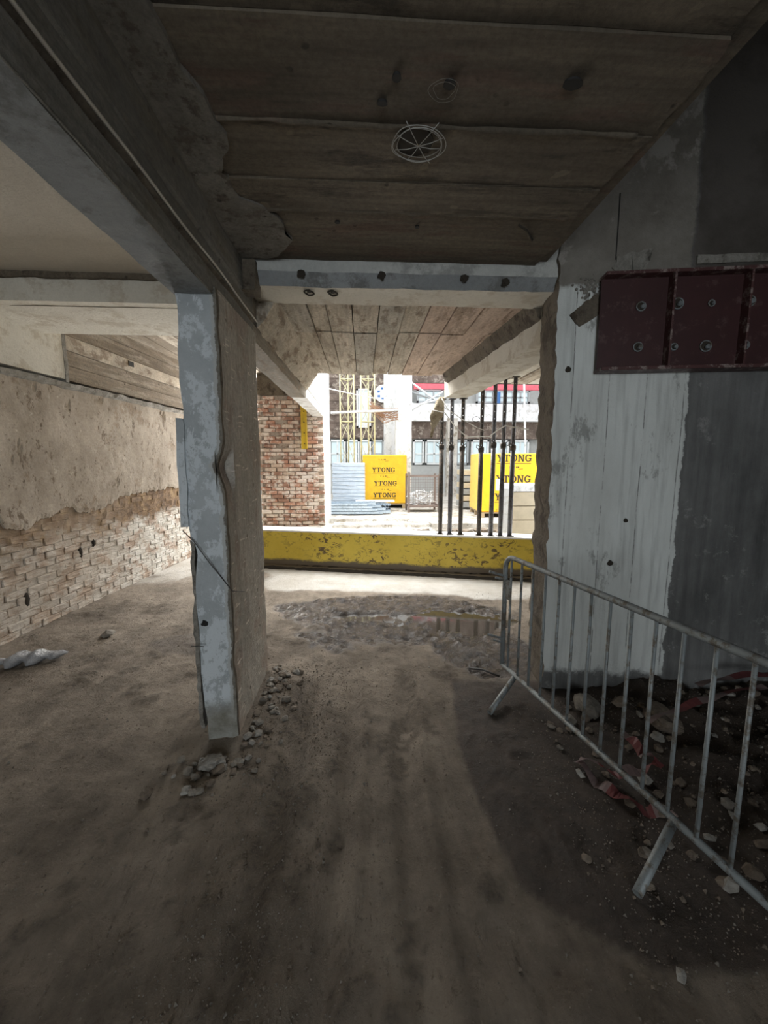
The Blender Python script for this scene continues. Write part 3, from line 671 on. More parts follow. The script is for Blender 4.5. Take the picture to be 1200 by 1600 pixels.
# brick wall beyond the yellow beam
WB = struct(empty('wall_back', (0, 0, 0)))
boxo('mortar_bed', (-1.95, -.775, 7.83, 8.1, -.1, 2.93), M['mortar'], WB)
boxo('lintel', (-1.98, -.775, 7.78, 8.1, 2.90, 3.5), M['raw'], WB)
boxo('mortar_bed', (-1.98, -1.94, 7.8, 9.3, -.1, 3.4), M['mortar'], WB)
bm_ = []
for k in range(8):
    bm = bmesh.new(); box(bm, -.106, .106, -.03, .03, -.0325, .0325, bevel=.008)
    for v in bm.verts: v.co += noise.noise_vector(v.co*20+Vector((k*5, 0, 0)))*.006
    o = obj('brick', bm, M['brick'][k % 4], WB); bm_.append(o.data); bpy.data.objects.remove(o)
for r in range(34):
    z = .39+r*.0745; off = .115 if r % 2 else 0
    for c in range(6):
        x = -1.84+c*.23+off-.06
        half = x > -.86
        if x > -.80 or (c == 1 and r % 3 == 0 and r > 15): continue
        k = random.randrange(8) if z < 1.4 else random.choice((0, 1, 1, 5, 4, 3, 7))
        inst('brick', bm_[k], WB, (x, 7.815+random.uniform(-.012, .008), z), (0, random.uniform(-.03, .03), random.uniform(-.04, .04)), (.6 if half else 1, 1, random.uniform(.9, 1.05)))
tag(rough_prism('white_yard_column', rect(-.965, -.765, 7.86, 9.35), .3, 3.6, .1, M['brightwhite'], None, amp=.008, axis='z'), 'bright white painted pier at the end of the brick wall', 'pillar')
yb = empty('yellow_channel', (-1.12, 7.74, 1.9)); tag(yb, 'short yellow steel channel with bolt holes hanging on the brick wall', 'steel channel')
boxo('web', (-.05, .05, 0, .012, 0, .84), M['ysteel'], yb); boxo('flange', (-.055, -.045, -.03, .012, 0, .84), M['ysteel'], yb); boxo('flange', (.045, .055, -.03, .012, 0, .84), M['ysteel'], yb)
for z in (.1, .3, .5, .7):
    bm = bmesh.new(); tube(bm, [(0, -.002, z), (0, .004, z)], .012, 8); obj('bolt_hole', bm, M['black'], yb)

# ------------------------------------------------------------------ yellow floor beam
ya = math.atan2(5.362-6.255, 2.26+1.537)
YB = empty('yellow_steel_beam', (.36, 5.81, 0), ya)
tag(YB, 'long chipped yellow steel beam lying across the floor, muddy along its foot', 'steel beam')
boxo('web', (-2.3, 2.35, -.012, .02, .0, .575), M['ybeam'], YB)
boxo('top_flange', (-2.3, 2.35, -.025, .30, .575, .60), M['yedge'], YB, .003)
boxo('bottom_flange', (-2.3, 2.35, -.09, .2, .02, .05), M['ybeam'], YB, .003)
for x in (-1.1, .1, 1.3): boxo('stiffener', (x, x+.012, .02, .28, .05, .575), M['ybeam'], YB)
tag(rough_prism('mud_ridge', [(-.15, -.02), (-.1, .035), (-.02, .05), (0, .05), (0, -.02)], -2.2, 2.3, .04, M['dark'], YB, amp=.018, fr=8, axis='x'), kind='stuff')
for ch in YB.children:
    if ch.name.startswith('mud'): pass

# ------------------------------------------------------------------ steel props
def tube_holes(bm, z0, z1, r, pitch=.1, hs=.022):
    zs = [z0]; zz = z0+.05
    while zz+hs < z1-.02: zs += [zz, zz+hs]; zz += pitch
    zs.append(z1); seg = 8; R = []
    for z in zs: R.append([bm.verts.new((r*math.cos((k+.5)*math.pi/4), r*math.sin((k+.5)*math.pi/4), z)) for k in range(seg)])
    for i in range(len(zs)-1):
        hole = i % 2 == 1
        for k in range(seg):
            if hole and k in (1, 5): continue       # facets facing +y and -y: real through-holes
            bm.faces.new((R[i][k], R[i][(k+1) % seg], R[i+1][(k+1) % seg], R[i+1][k]))
def make_prop(x, y, zb, zt, mat, label):
    t_ = empty('steel_prop', (x, y, zb)); tag(t_, label, 'prop', 'adjustable steel props standing on the yellow beam')
    h = zt-zb; zc = 1.27+random.uniform(-.04, .04)
    bm = bmesh.new(); tube(bm, [(0, 0, .008), (0, 0, zc)], .033, 10); obj('outer_tube', bm, mat, t_)
    bm = bmesh.new(); tube_holes(bm, zc-.02, h-.008, .0265); obj('inner_tube', bm, mat, t_)
    bm = bmesh.new(); box(bm, -.05, .05, -.05, .05, 0, .008); obj('base_plate', bm, mat, t_)
    bm = bmesh.new(); box(bm, -.05, .05, -.05, .05, h-.008, h); obj('top_plate', bm, mat, t_)
    bm = bmesh.new(); tube(bm, [(0, 0, zc-.06), (0, 0, zc-.03), (0, 0, zc+.0), (0, 0, zc+.02)], [.036, .041, .041, .034], 10); obj('collar', bm, M['prop'], t_)
    a0 = random.uniform(0, 3)
    bm = bmesh.new(); tube(bm, [(.03*math.cos(a0), .03*math.sin(a0), zc-.01), (-.09*math.cos(a0), -.05, zc+.05), (-.10*math.cos(a0), -.06, zc+.01), (-.04*math.cos(a0), -.04, zc-.03)], .005, 5); obj('pin', bm, M['prop'], t_)
    return t_
PR = [(1.119, 2.53, 'dark steel prop under the cream beam, first from the left'), (1.253, 2.53, 'steel prop under the cream beam, second from the left'), (1.403, 2.53, 'steel prop under the cream beam, third from the left'),
      (1.657, 2.78, 'steel prop standing just right of the cream beam, fourth from the left'), (1.82, 2.79, 'steel prop before the left edge of the right yellow pallet, fifth from the left'),
      (1.948, 2.78, 'steel prop in front of the yellow printed pallet, sixth from the left'), (2.075, 2.79, 'steel prop nearest the right wall, last on the right')]
for i, (x, zt, lb) in enumerate(PR):
    y = 5.81+(x-.36)*math.tan(ya)+.07; make_prop(x, y, .60, zt, M['prop'] if i in (0, 2, 3) else M['propgrey'], lb)
def yprop(x, dy=0): return 5.81+(x-.36)*math.tan(ya)+.07+dy
rp = [at(672, 640, 5.6), at(695, 645, 5.5), at(712, 668, 5.5), at(730, 683, 5.5), at(748, 682, 5.42), at(765, 682, 5.38), at(778, 672, 5.36), at(790, 665, 5.33), at(806, 668, 5.32), at(826, 671, 5.3)]
tag(tubeo('draped_rope', rp, .007, M['rope'], None, 6), 'pale rope draped slack across the row of steel props', 'rope')
rp = [at(690, 622, 5.55), at(700, 640, 5.5), at(722, 655, 5.45), at(745, 668, 5.42), at(758, 673, 5.36)]
tag(tubeo('draped_rope', rp, .005, M['rope'], None, 6), 'thin pale cord slanting from the cream beam end to the fourth prop', 'rope')
rp = [at(744, 655, 5.4)+Vector((.05*math.cos(a), 0, .035*math.sin(a))) for a in np.linspace(0, 5.6, 16)]
tag(tubeo('wire_loop', rp, .004, M['wire'], None, 5), 'dark wire loop twisted round the fourth prop', 'wire')
# sack hanging at the end of the cream beam
bm = bmesh.new(); cols = []
for i in range(25):
    f = i/24; c = at(690-16*f**.8, 621+62*f, 5.62-.05*f); wd = .035+.05*math.sin(min(1, f*1.3)*math.pi)-.02*f; cols.append([])
    for k in range(12):
        a = k/12*2*math.pi; r = wd*(1+.3*math.sin(3*a+f*6)+.15*math.sin(5*a-f*9)); cols[-1].append(bm.verts.new((c.x+r*math.cos(a), c.y+r*.5*math.sin(a), c.z+.01*math.sin(a*2+f*9))))
for a, b in zip(cols, cols[1:]):
    for k in range(12): bm.faces.new((a[k], a[(k+1) % 12], b[(k+1) % 12], b[k])).smooth = True
bm.faces.new(cols[0]); bm.faces.new(cols[-1])
tag(obj('hanging_sack', bm, M['cloth']), 'dirty beige sackcloth hanging from the end of the cream beam', 'cloth')

# ------------------------------------------------------------------ oxblood girder on the right wall
ga = math.atan2(2.30-2.52, 2.82-1.30)
G = empty('red_steel_girder', (1.50, 2.50, 2.225), ga-.0)
tag(G, 'dark oxblood steel girder with bolt holes bolted high across the right wall', 'steel girder')
GL, GH = 1.75, .59
boxo('web', (.0, GL, .10, .115, .02, GH-.02), M['girder'], G)
boxo('top_flange', (0, GL, .03, .14, GH-.02, GH), M['girderedge'], G, .002)
boxo('bottom_flange', (0, GL, .02, .14, 0, .022), M['girderedge'], G, .002)
for x in (.40, .835, 1.27): boxo('stiffener', (x, x+.012, .035, .10, .022, GH-.02), M['girderedge'], G)
hb = [(.245, .40, .030), (.462, .41, .036), (.66, .405, .020), (.88, .41, .034), (.245, .155, .030), (.462, .15, .022), (.65, .15, .036), (.88, .15, .026), (1.1, .41, .03), (1.1, .15, .03)]
for x, z, r in hb:
    bm = bmesh.new(); tube(bm, [(x+r*.9*math.cos(a), .094, z+r*.9*math.sin(a)) for a in np.linspace(0, 2*math.pi, 20, endpoint=False)], .0045, 6, closed=True)
    s_ = obj('bolt_sleeve', bm, M['zinc'], G)
    bm = bmesh.new(); tube(bm, [(x, .10, z), (x, .096, z)], r*.85, 16); obj('hole', bm, M['dark'], s_)
    bm = bmesh.new(); tube(bm, [(x+r*.1, .099, z-r*.15), (x+r*.25, .078, z-r*.1)], r*.42, 6); obj('bolt', bm, M['zinc'], s_)

# ------------------------------------------------------------------ crowd barrier
bx0, by0, bx1, by1 = 1.035, 2.78, 1.385, 1.08
Ld = Vector((bx1-bx0, by1-by0, 0)); ba = math.atan2(Ld.y, Ld.x); Ld.normalize()
BR = empty('crowd_barrier', (bx0, by0, 0), ba); tag(BR, 'galvanised steel crowd barrier standing in front of the right wall', 'barrier')
LN = 2.35; zb, zt, rr = .14, .975, .0175
c = .09; fr_ = [(0, 0, zb), (0, 0, zt-c)]+[(c-c*math.cos(a), 0, zt-c+c*math.sin(a)) for a in np.linspace(.2, P2, 6)]
fr_ += [(LN-c+c*math.sin(a), 0, zt-c+c*math.cos(a)) for a in np.linspace(0, P2-.1, 6)]+[(LN, 0, zb)]
bm = bmesh.new(); tube(bm, fr_, rr, 10); tube(bm, [(-.0, 0, zb), (LN, 0, zb)], .016, 10); obj('frame', bm, M['zinc'], BR)
xb = .075
while xb < LN-.05:
    bm = bmesh.new(); tube(bm, [(xb, 0, zb), (xb, 0, zt-(.005 if xb > .1 else .02))], .0085, 8); obj('bar', bm, M['zinc'], BR); xb += .1255
for x0_, tip in ((.17, Vector((.816, 2.378, .02))), (1.36, Vector((1.03, 1.265, .02)))):
    tl = Matrix.Rotation(-ba, 3, 'Z') @ (tip-Vector((bx0, by0, 0)))
    bm = bmesh.new(); tube(bm, [(x0_, 0, zb-.012), tuple(tl)], .019, 8)
    for v in bm.verts: pass
    obj('foot', bm, M['zinc'], BR)
for z in (.82, .34):
    bm = bmesh.new(); a = Vector((0, -.0, z)); tube(bm, [a, a+Vector((-.02, -.07, .02)), a+Vector((-.03, -.115, .035))], .009, 6)
    tube(bm, [a+Vector((0, 0, -.03)), a+Vector((-.02, -.07, -.01))], .008, 6)
    obj('hook', bm, M['zinc'], BR)
bm = bmesh.new(); box(bm, .01, .07, -.008, .004, .66, .80); obj('name_plate', bm, M['zinc'], BR)

# ------------------------------------------------------------------ rings and spokes on the ceiling
WG = empty('wire_guard', (.228, 1.745, 2.915)); tag(WG, 'white wire rings with radiating spokes round a dark hole in the ceiling', 'wire guard')
for r, dz in ((.108, -.006), (.098, -.012), (.088, -.004)):
    ph = random.uniform(0, 6); tubeo('ring', [((r+.006*math.sin(3*a+ph))*math.cos(a), (r+.006*math.sin(2*a+ph))*.85*math.sin(a), dz) for a in np.linspace(0, 2*math.pi, 36, endpoint=False)], .0016, M['chalk'], WG, 5, True)
for a in (.25, 1.1, 1.9, 2.7, 3.6, 4.25, 5.2, 5.9):
    L_ = .10+.035*(a in (1.1, 4.25, 5.2)); tubeo('spoke', [(0, 0, -.014), (L_*.5*math.cos(a), L_*.45*math.sin(a), -.013), (L_*math.cos(a), L_*.85*math.sin(a), -.004)], .0014, M['chalk'], WG, 5)
bm = bmesh.new(); tube(bm, [(-.015, 0, .003), (-.015, 0, -.001)], .072, 24); obj('hole', bm, M['dark'], WG)
wg2 = empty('wire_coil', (.285, 1.52, 2.918)); tag(wg2, 'faint small coil of white wire on the ceiling above the spoked rings', 'wire')
for r in (.05, .036): tubeo('ring', [((r+.006*math.sin(3*a+r*90))*math.cos(a), r*.9*math.sin(a), -.003) for a in np.linspace(0, 2*math.pi, 24, endpoint=False)], .0008, M['smear'], wg2, 5, True)
tag(tubeo('rebar_stub', [(.98, 2.42, 2.92), (.90, 2.30, 2.905), (.84, 2.26, 2.91)], .006, M['dark'], None, 6), 'bent dark rebar end sticking out of the ceiling beside the right wall', 'rebar')

ORD = 'first second third fourth fifth sixth seventh eighth ninth tenth eleventh twelfth thirteenth fourteenth fifteenth sixteenth'.split()
LAY = ('bottom layer', 'second layer', 'third layer', 'top layer')
# ------------------------------------------------------------------ rubble
rocks = []
for k in range(9):
    bm = bmesh.new(); bmesh.ops.create_icosphere(bm, subdivisions=1 if k < 6 else 3, radius=1)
    for v in bm.verts:
        v.co += noise.noise_vector(v.co*1.1+Vector((k*7, 2, 0)))*.45 + noise.noise_vector(v.co*3.5)*(.12 if k > 5 else 0); v.co.z *= .62; v.co.x *= 1.15
    o = obj('rubble_stone', bm, M['stone'][(0, 1, 0, 1, 0, 2, 0, 1, 2)[k]]); rocks.append(o.data); bpy.data.objects.remove(o)
def stone(x, y, r, lb, grp, name='rubble_stone', me=None, sink=.35):
    me = me or random.choice(rocks); o = inst(name, me, None, (x, y, zf(x, y)+r*.6*(1-sink)), (random.uniform(-.4, .4), random.uniform(-.4, .4), random.uniform(0, 6)), (r, r, r))
    if grp:
        m_ = me.materials[0].name.split('_')[0]; lb = lb.replace('small', ('tiny ' if r < .013 else ('fist-sized ' if r > .03 else 'small '))+m_, 1)
    return tag(o, lb, 'stone', grp)
lbp = 'small rubble stone in the heap round the foot of the grey pillar'
for i in range(120):
    f = random.random()
    if i < 80: x, y = -.70+abs(random.gauss(0, .09)), 2.15+.9*f
    else: x, y = -.82+random.gauss(0, .12), 2.08-abs(random.gauss(0, .09))
    stone(x, y, random.uniform(.006, .026)*(1 if random.random() < .8 else 1.5), lbp, 'rubble at the pillar foot')
lbr = 'small rubble stone in the dark dirt behind and under the crowd barrier'
for i in range(150):
    x, y = random.uniform(1.1, 2.6), random.uniform(1.25, 2.45)
    stone(x, y, random.uniform(.008, .028)*(1 if random.random() < .85 else 1.5), lbr, 'rubble beside the barrier', me=rocks[random.choice((1, 3, 3, 1, 7, 3, 4) if random.random() < .9 else (5,))])
for x, y, r, lb, k in ((1.50, 2.40, .085, 'large rounded grey boulder at the foot of the white wall', 6), (1.82, 2.16, .095, 'dark brown boulder in the rubble right of the grey boulder', 7), (1.68, 2.36, .05, 'squarish grey stone between the two boulders', 3),
                       (1.72, 2.06, .032, 'small white stone in front of the brown boulder', 8), (.92, 1.42, .02, 'pale stone in the wet dirt left of the barrier foot', 1), (1.02, 1.04, .018, 'pale flat chip below the barrier foot', 5),
                       (-.84, 2.03, .055, 'pale broken lump lying in front of the grey pillar', 8), (1.31, 2.30, .05, 'pale wedge of concrete against the wall behind the barrier', 2), (.52, 3.0, .008, 'tiny white chip on damp dirt in front of the puddle', 8),
                       (-2.45, 3.75, .06, 'flat pale fragment lying on the dirt near the left wall', 2)):
    stone(x, y, r, lb, None, 'boulder' if r > .07 else 'rubble_stone', rocks[k])
# fine grit everywhere: uncountable
rng = np.random.default_rng(3); N = 16000
gx = np.concatenate([rng.uniform(-2.8, 2.4, N//2), rng.normal(-.4, .22, N//4), rng.uniform(.9, 2.6, N//4)])
gy = np.concatenate([rng.uniform(.9, 4.8, N//2), rng.uniform(.9, 3.1, N//4), rng.uniform(1.0, 2.55, N//4)])
gz = fields(gx, gy)[0]; gr = rng.uniform(.0015, .0055, len(gx))*(1+(rng.random(len(gx)) < .06)*1.0)
tv = np.array([(1, 0, -.5), (-.5, .87, -.5), (-.5, -.87, -.5), (.1, 0, .7), (-.3, .3, .5)]); rot = rng.uniform(0, 6.28, len(gx))
cs, sn = np.cos(rot), np.sin(rot)
P_ = np.empty((len(gx), 5, 3)); P_[..., 0] = gx[:, None]+gr[:, None]*(tv[None, :, 0]*cs[:, None]-tv[None, :, 1]*sn[:, None]); P_[..., 1] = gy[:, None]+gr[:, None]*(tv[None, :, 0]*sn[:, None]+tv[None, :, 1]*cs[:, None]); P_[..., 2] = gz[:, None]+gr[:, None]*(tv[None, :, 2]+.35)
fb = np.array([(0, 1, 3), (1, 2, 4), (2, 0, 3), (1, 4, 3), (2, 3, 4)]); FF = (np.arange(len(gx))*5)[:, None, None]+fb[None]
o = obj('grit', ([tuple(v) for v in P_.reshape(-1, 3)], [], [tuple(int(k) for k in f) for f in FF.reshape(-1, 3)]), [M['stone'][0], M['stone'][1]])
o.data.polygons.foreach_set('material_index', np.repeat((rng.random(len(gx)) < .65).astype(np.int32), 5)); tag(o, 'fine gravel and grit scattered over the dirt floor', 'gravel', None, 'stuff')

# ------------------------------------------------------------------ litter
def ribbon(name, pts, wd, lb, tw=.5, band=.22):
    bm = bmesh.new(); L = None; acc = 0; up_ = Vector((0, 0, 1)); n = len(pts)
    P = []
    for i in range(n-1):
        for j in range(6): P.append(Vector(pts[i]).lerp(Vector(pts[i+1]), j/6))
    P.append(Vector(pts[-1])); prevp = P[0]
    for i, p in enumerate(P):
        d = (P[min(i+1, len(P)-1)]-P[max(i-1, 0)]).normalized(); s = d.cross(up_).normalized()
        a = tw*math.sin(i*.55); s = (s*math.cos(a)+up_*math.sin(a))*wd/2; p = p+Vector((0, 0, .004+abs(s.z)+.006*math.sin(i)))
        a_, b_ = bm.verts.new(p-s), bm.verts.new(p+s)
        if L:
            f = bm.faces.new((L[0], L[1], b_, a_)); acc += (p-prevp).length; f.material_index = int(acc/band) % 2
        L = (a_, b_); prevp = p
    bmesh.ops.solidify(bm, geom=bm.faces[:], thickness=.0008)
    return tag(obj(name, bm, [M['whitetape'], M['redtape']]), lb, 'tape')
def fl(x, y, h=.0): return (x, y, zf(x, y)+h)
ribbon('barrier_tape', [fl(1.16, 1.93, .02), fl(1.20, 1.80), fl(1.25, 1.70, .02), fl(1.34, 1.62), fl(1.45, 1.60)], .06, 'crumpled red and white barrier tape lying under the crowd barrier', .5)
ribbon('barrier_tape', [fl(1.17, 1.93, .03), fl(1.30, 1.79, .05), fl(1.43, 1.79, .06), fl(1.52, 1.80, .09), fl(1.50, 1.9, .06), fl(1.50, 2.06, .07)], .05, 'knotted red and white barrier tape standing up from the rubble', .9, .12)
ribbon('barrier_tape', [fl(1.68, 2.1, .1), fl(1.9, 2.12, .10), fl(2.15, 2.16, .12), fl(2.5, 2.2, .14)], .045, 'faded red and white tape stretched over the rubble by the dark wall', .4, .2)
ribbon('barrier_tape', [fl(2.15, 2.3, .14), fl(2.4, 2.32, .15), fl(2.7, 2.33, .15)], .05, 'dark red tape lying behind the faded tape by the wall', .3, .3)
# plastic film
bm = bmesh.new(); cols = []
for i in range(41):
    f = i/40; x = -3.02+.50*f; y = 3.17+.16*f; r = .055*math.sin(math.pi*(.08+.86*f))*(1+.3*math.sin(f*23)); cols.append([])
    for k in range(16):
        a = k/16*2*math.pi; q_ = 1+.35*noise.noise(Vector((f*9, math.cos(a)*2, math.sin(a)*2)))
        cols[-1].append(bm.verts.new((x, y+r*1.5*q_*math.cos(a), zf(x, y)+max(-.01, .045+r*.8*q_*math.sin(a)))))
for a, b in zip(cols, cols[1:]):
    for k in range(16): bm.faces.new((a[k], a[(k+1) % 16], b[(k+1) % 16], b[k])).smooth = True
bm.faces.new(cols[0]); bm.faces.new(cols[-1])
tag(obj('plastic_film', bm, M['film']), 'crumpled clear plastic film on the dirt at the far left edge', 'plastic sheet')
tag(tubeo('dirt_stick', [fl(.83, 2.95, .01), fl(.93, 2.93, .02), fl(1.04, 2.84, .01)], .008, M['wire'], None, 6), 'thin dark stick lying at the near end of the puddle mud beside the barrier', 'stick')

# ------------------------------------------------------------------ courtyard
gz0 = .40
cy = struct(empty('trim_2', (0, 0, 0)))
V = []; Fc = []; xs_ = np.arange(-2.2, 8.01, .2); ys_ = np.concatenate([np.arange(6.3, 10, .1), np.arange(10, 16.3, .5)])
for y in ys_:
    for x in xs_:
        yy0 = y
        h = gz0+.02*noise.noise(Vector((x*2, y*2, 0)))-.22*max(0, min(1, (7.35+.15*noise.noise(Vector((x*1.5, 0, 0)))-y)/.15))
        V.append((float(x), float(y)-(.5*(x-.36)*.25 if y < 6.5 else 0), h))
nx_ = len(xs_)
for j in range(len(ys_)-1):
    for i in range(nx_-1): a = j*nx_+i; Fc.append((a, a+1, a+nx_+1, a+nx_))
tag(obj('yard_paving', (V, [], Fc), M['courtconc'], cy), 'pale dusty yard floor')
struct(boxo('trim_3', (-7, -2.2, 8.5, 16.3, -.1, .05), M['courtconc']))
struct(boxo('wall_yard', (-7.3, -7, 6, 16.5, -.1, 7.5), M['brightwhite'])); struct(boxo('wall_yard', (8, 8.3, 5, 16.5, -.1, 7.5), M['brightwhite']))
for x0_, x1_, y_, h_ in ((-.7, .95, 8.15, .075), (-.6, 1.3, 7.5, .05), (.9, 2.0, 7.9, .06), (1.3, 3.2, 7.35, .09)):
    rough_prism('slab_edge', [(y_, .38), (y_+.9, .38), (y_+.9, .40+h_*.3), (y_+.03, .40+h_)], x0_, x1_, .05, M['courtconc'], cy, amp=.02, fr=5, axis='x')
# stones of the broken yard edge
for i in range(16):
    x = .9+i*.12; o = inst('rubble_stone', random.choice(rocks), None, (x, 7.12+random.uniform(-.05, .05), .40), (0, 0, random.uniform(0, 6)), (.07, .07, .06))
    tag(o, 'pale stone in the broken kerb behind the yellow beam, %s from the left' % ORD[i], 'stone', 'kerb stones behind the yellow beam')

# printed lettering, slab serif
LET = {
 'Y': [[(0, 1), (.32, 1), (.32, .9), (0, .9)], [(.55, 1), (.86, 1), (.86, .9), (.55, .9)], [(.08, .92), (.26, .92), (.5, .45), (.36, .42)], [(.62, .92), (.78, .92), (.5, .42), (.38, .48)], [(.36, .48), (.52, .48), (.52, .08), (.36, .08)], [(.24, .1), (.64, .1), (.64, 0), (.24, 0)]],
 'T': [[(0, 1), (.82, 1), (.82, .88), (0, .88)], [(0, .9), (.1, .9), (.1, .7), (0, .7)], [(.72, .9), (.82, .9), (.82, .7), (.72, .7)], [(.33, .9), (.49, .9), (.49, .08), (.33, .08)], [(.22, .1), (.6, .1), (.6, 0), (.22, 0)]],
 'N': [[(0, 1), (.28, 1), (.28, .9), (0, .9)], [(.6, 1), (.9, 1), (.9, .9), (.6, .9)], [(.08, .95), (.19, .95), (.19, .05), (.08, .05)], [(.7, .95), (.81, .95), (.81, .0), (.7, .0)], [(.1, 1), (.28, 1), (.81, 0), (.64, 0)], [(0, .1), (.28, .1), (.28, 0), (0, 0)]]}
def arc(cx, cy_, rx, ry, th, a0, a1, n=18):
    out = []
    for i in range(n):
        a, b = a0+(a1-a0)*i/n, a0+(a1-a0)*(i+1)/n
        out.append([(cx+rx*math.cos(a), cy_+ry*math.sin(a)), (cx+rx*math.cos(b), cy_+ry*math.sin(b)), (cx+(rx-th)*math.cos(b), cy_+(ry-th*.7)*math.sin(b)), (cx+(rx-th)*math.cos(a), cy_+(ry-th*.7)*math.sin(a))])
    return out
LET['O'] = arc(.45, .5, .42, .5, .16, 0, 2*math.pi)
LET['G'] = arc(.45, .5, .42, .5, .16, .75, 5.6)+[[(.5, .5), (.92, .5), (.92, .4), (.5, .4)], [(.7, .45), (.84, .45), (.84, .06), (.7, .12)], [(.74, .95), (.84, .95), (.84, .68), (.74, .72)]]
def word(bm, s, x0, z0, h, y, under=True, slant=0):
    x = x0
    for ch in s:
        for poly in LET[ch]:
            for ox in (0, .055): bm.faces.new([bm.verts.new((x+(px+ox)*h, y-ox*.01, z0+pz*h)) for px, pz in poly])
        x += h*1.0
    if under: bm.faces.new([bm.verts.new(v) for v in ((x0, y, z0-.22*h), (x-.1*h, y, z0-.22*h), (x-.1*h, y, z0-.30*h), (x0, y, z0-.30*h))])
def marks(bm, x, z, h, y):
    def P(pts): bm.faces.new([bm.verts.new((x+a*h, y, z+b*h)) for a, b in pts])
    for q in arc(.3, .3, .28, .3, .14, 0, 2*math.pi, 10): bm.faces.new([bm.verts.new((x+a*h, y, z+b*h)) for a, b in q])
    P([(1.3, 0), (1.95, 0), (1.95, .12), (1.3, .12)]); P([(1.3, 0), (1.42, 0), (1.7, .6), (1.58, .6)]); P([(1.55, .6), (1.7, .6), (1.98, 0), (1.85, 0)])
    P([(2.7, .05), (3.2, .05), (3.2, .5), (2.7, .5)]); P([(3.35, .05), (3.85, .05), (3.85, .5), (3.35, .5)])
    for i in range(5): P([(3.6+i*.34, -.55+i*.02), (3.85+i*.34, -.55+i*.02), (3.85+i*.34, -.35+i*.03), (3.6+i*.34, -.35+i*.03)])
def pallet(root, x0, x1, y0, y1):
    for y in (y0, (y0+y1)/2-.05, y1-.1): boxo('pallet_runner', (x0, x1, y, y+.1, .0, .09), M['wood'], root) if False else boxo('pallet_runner', (x0, x0+.1, y, y+.1, 0, .1), M['wood'], root)
    for x in ((x0+x1)/2-.05, x1-.1): boxo('pallet_runner', (x, x+.1, y0, y1, 0, .1), M['wood'], root)
    boxo('pallet_deck', (x0, x1, y0, y1, .1, .13), M['wood'], root)
def ystack(loc, rz, wx, wy, h, label, side):
    r = empty('block_pallet', loc, rz); tag(r, label, 'pallet'); pallet(r, 0, wx, 0, wy)
    bm = bmesh.new(); box(bm, -.01, wx+.01, -.01, wy+.01, .13, h, bevel=.02)
    w_ = obj('wrapping', bm, M['ytong'], r)
    boxo('wrapping_side', (wx+.008, wx+.016, 0, wy, .14, h-.02) if side > 0 else (-.016, -.008, 0, wy, .14, h-.02), M['ytongside'], r)
    return r
r1 = ystack((-.01, 10.75, gz0), -.02, 1.16, 1.0, 1.44, 'yellow wrapped pallet of blocks with black lettering, left one, behind the steel profiles', 1)
bm = bmesh.new(); yl = -.013
for (x, z) in ((.24, .98), (.29, .62), (.27, .30)): word(bm, 'YTONG', x, z, .125, yl)
for (x, z) in ((.42, 1.30), (.46, .86), (.5, .50), (.5, .18)): marks(bm, x, z, .05, yl)
obj('lettering', bm, M['ink'], r1)
r2 = ystack((2.62, 8.75, gz0), -.06, 1.25, 1.1, 1.44, 'yellow wrapped pallet of blocks with black lettering, seen between the props at right', -1)
bm = bmesh.new()
for (x, z) in ((.33, 1.26), (.33, .80), (.31, .40)): word(bm, 'YTONG', x, z, .155, yl)
for (x, z) in ((.6, 1.12), (.58, .66), (.35, .17)): marks(bm, x, z, .06, yl)
obj('lettering', bm, M['ink'], r2)
boxo('delivery_note', (.33, .43, -.014, -.011, .62, .88), M['brightwhite'], r2)

# bluish wrapped stack and steel profiles
bs = empty('wrapped_stack', (-.82, 10.4, gz0)); tag(bs, 'tall stack wrapped in bluish plastic film left of the yellow pallet', 'stack')
for k in range(11): boxo('sheet_layer', (.0+.008*(k % 3), .86, 0, .5, .14+k*.1, .235+k*.1), M['foil'], bs, .01)
boxo('base', (0, .86, 0, .5, 0, .12), M['wood'], bs)
for k in range(9): tubeo('wrap_band', [(.0, -.012, .2+k*.13), (.45, -.015, .17+k*.12+.03*(k % 2)), (.87, -.012, .12+k*.125)], .004, M['brightwhite'], bs, 4)
for k in range(16):
    col, row = k % 4, k//4
    x0_ = -1.6+.25*row*0; L_ = 1.75-.12*row+.2*(col % 2)
    nm = 'steel_profile'; r_ = empty(nm, (-1.3, 9.35+.13*col, gz0+.03+.065*row), -.03+.02*col); 
    tag(r_, 'bluish steel profile, %s, %s from the front, stack by the white pier' % (LAY[row], ORD[col]), 'steel profile', 'steel profiles stacked in the yard')
    boxo('web', (0, L_, .0, .11, 0, .006), M['steelblue'], r_); boxo('flange', (0, L_, 0, .006, 0, .055), M['steelblue'], r_); boxo('flange', (0, L_, .104, .11, 0, .055), M['steelblue'], r_)
tag(boxo('cover_sheet', (-.2, .78, 9.9, 10.3, .65, .675), M['brightwhite']), 'white board laid on the stack in front of the left yellow pallet', 'board')
for row in range(4):
    for col in range(7 if row < 3 else 4):
        r_ = empty('steel_profile', (.62-.105*col+.05*(row % 2), 9.75-.02*row, gz0+.01+.06*row), math.radians(118+2*(col % 2)))
        tag(r_, 'bluish steel profile, open end by the yellow pallet, %s, %s from the right' % (LAY[row], ORD[col]), 'steel profile', 'steel profiles in front of the yellow pallet')
        boxo('web', (0, 2.2, .0, .09, 0, .006), M['steelblue'], r_); boxo('flange', (0, 2.2, 0, .008, 0, .05), M['steelblue'], r_); boxo('flange', (0, 2.2, .082, .09, 0, .05), M['steelblue'], r_)
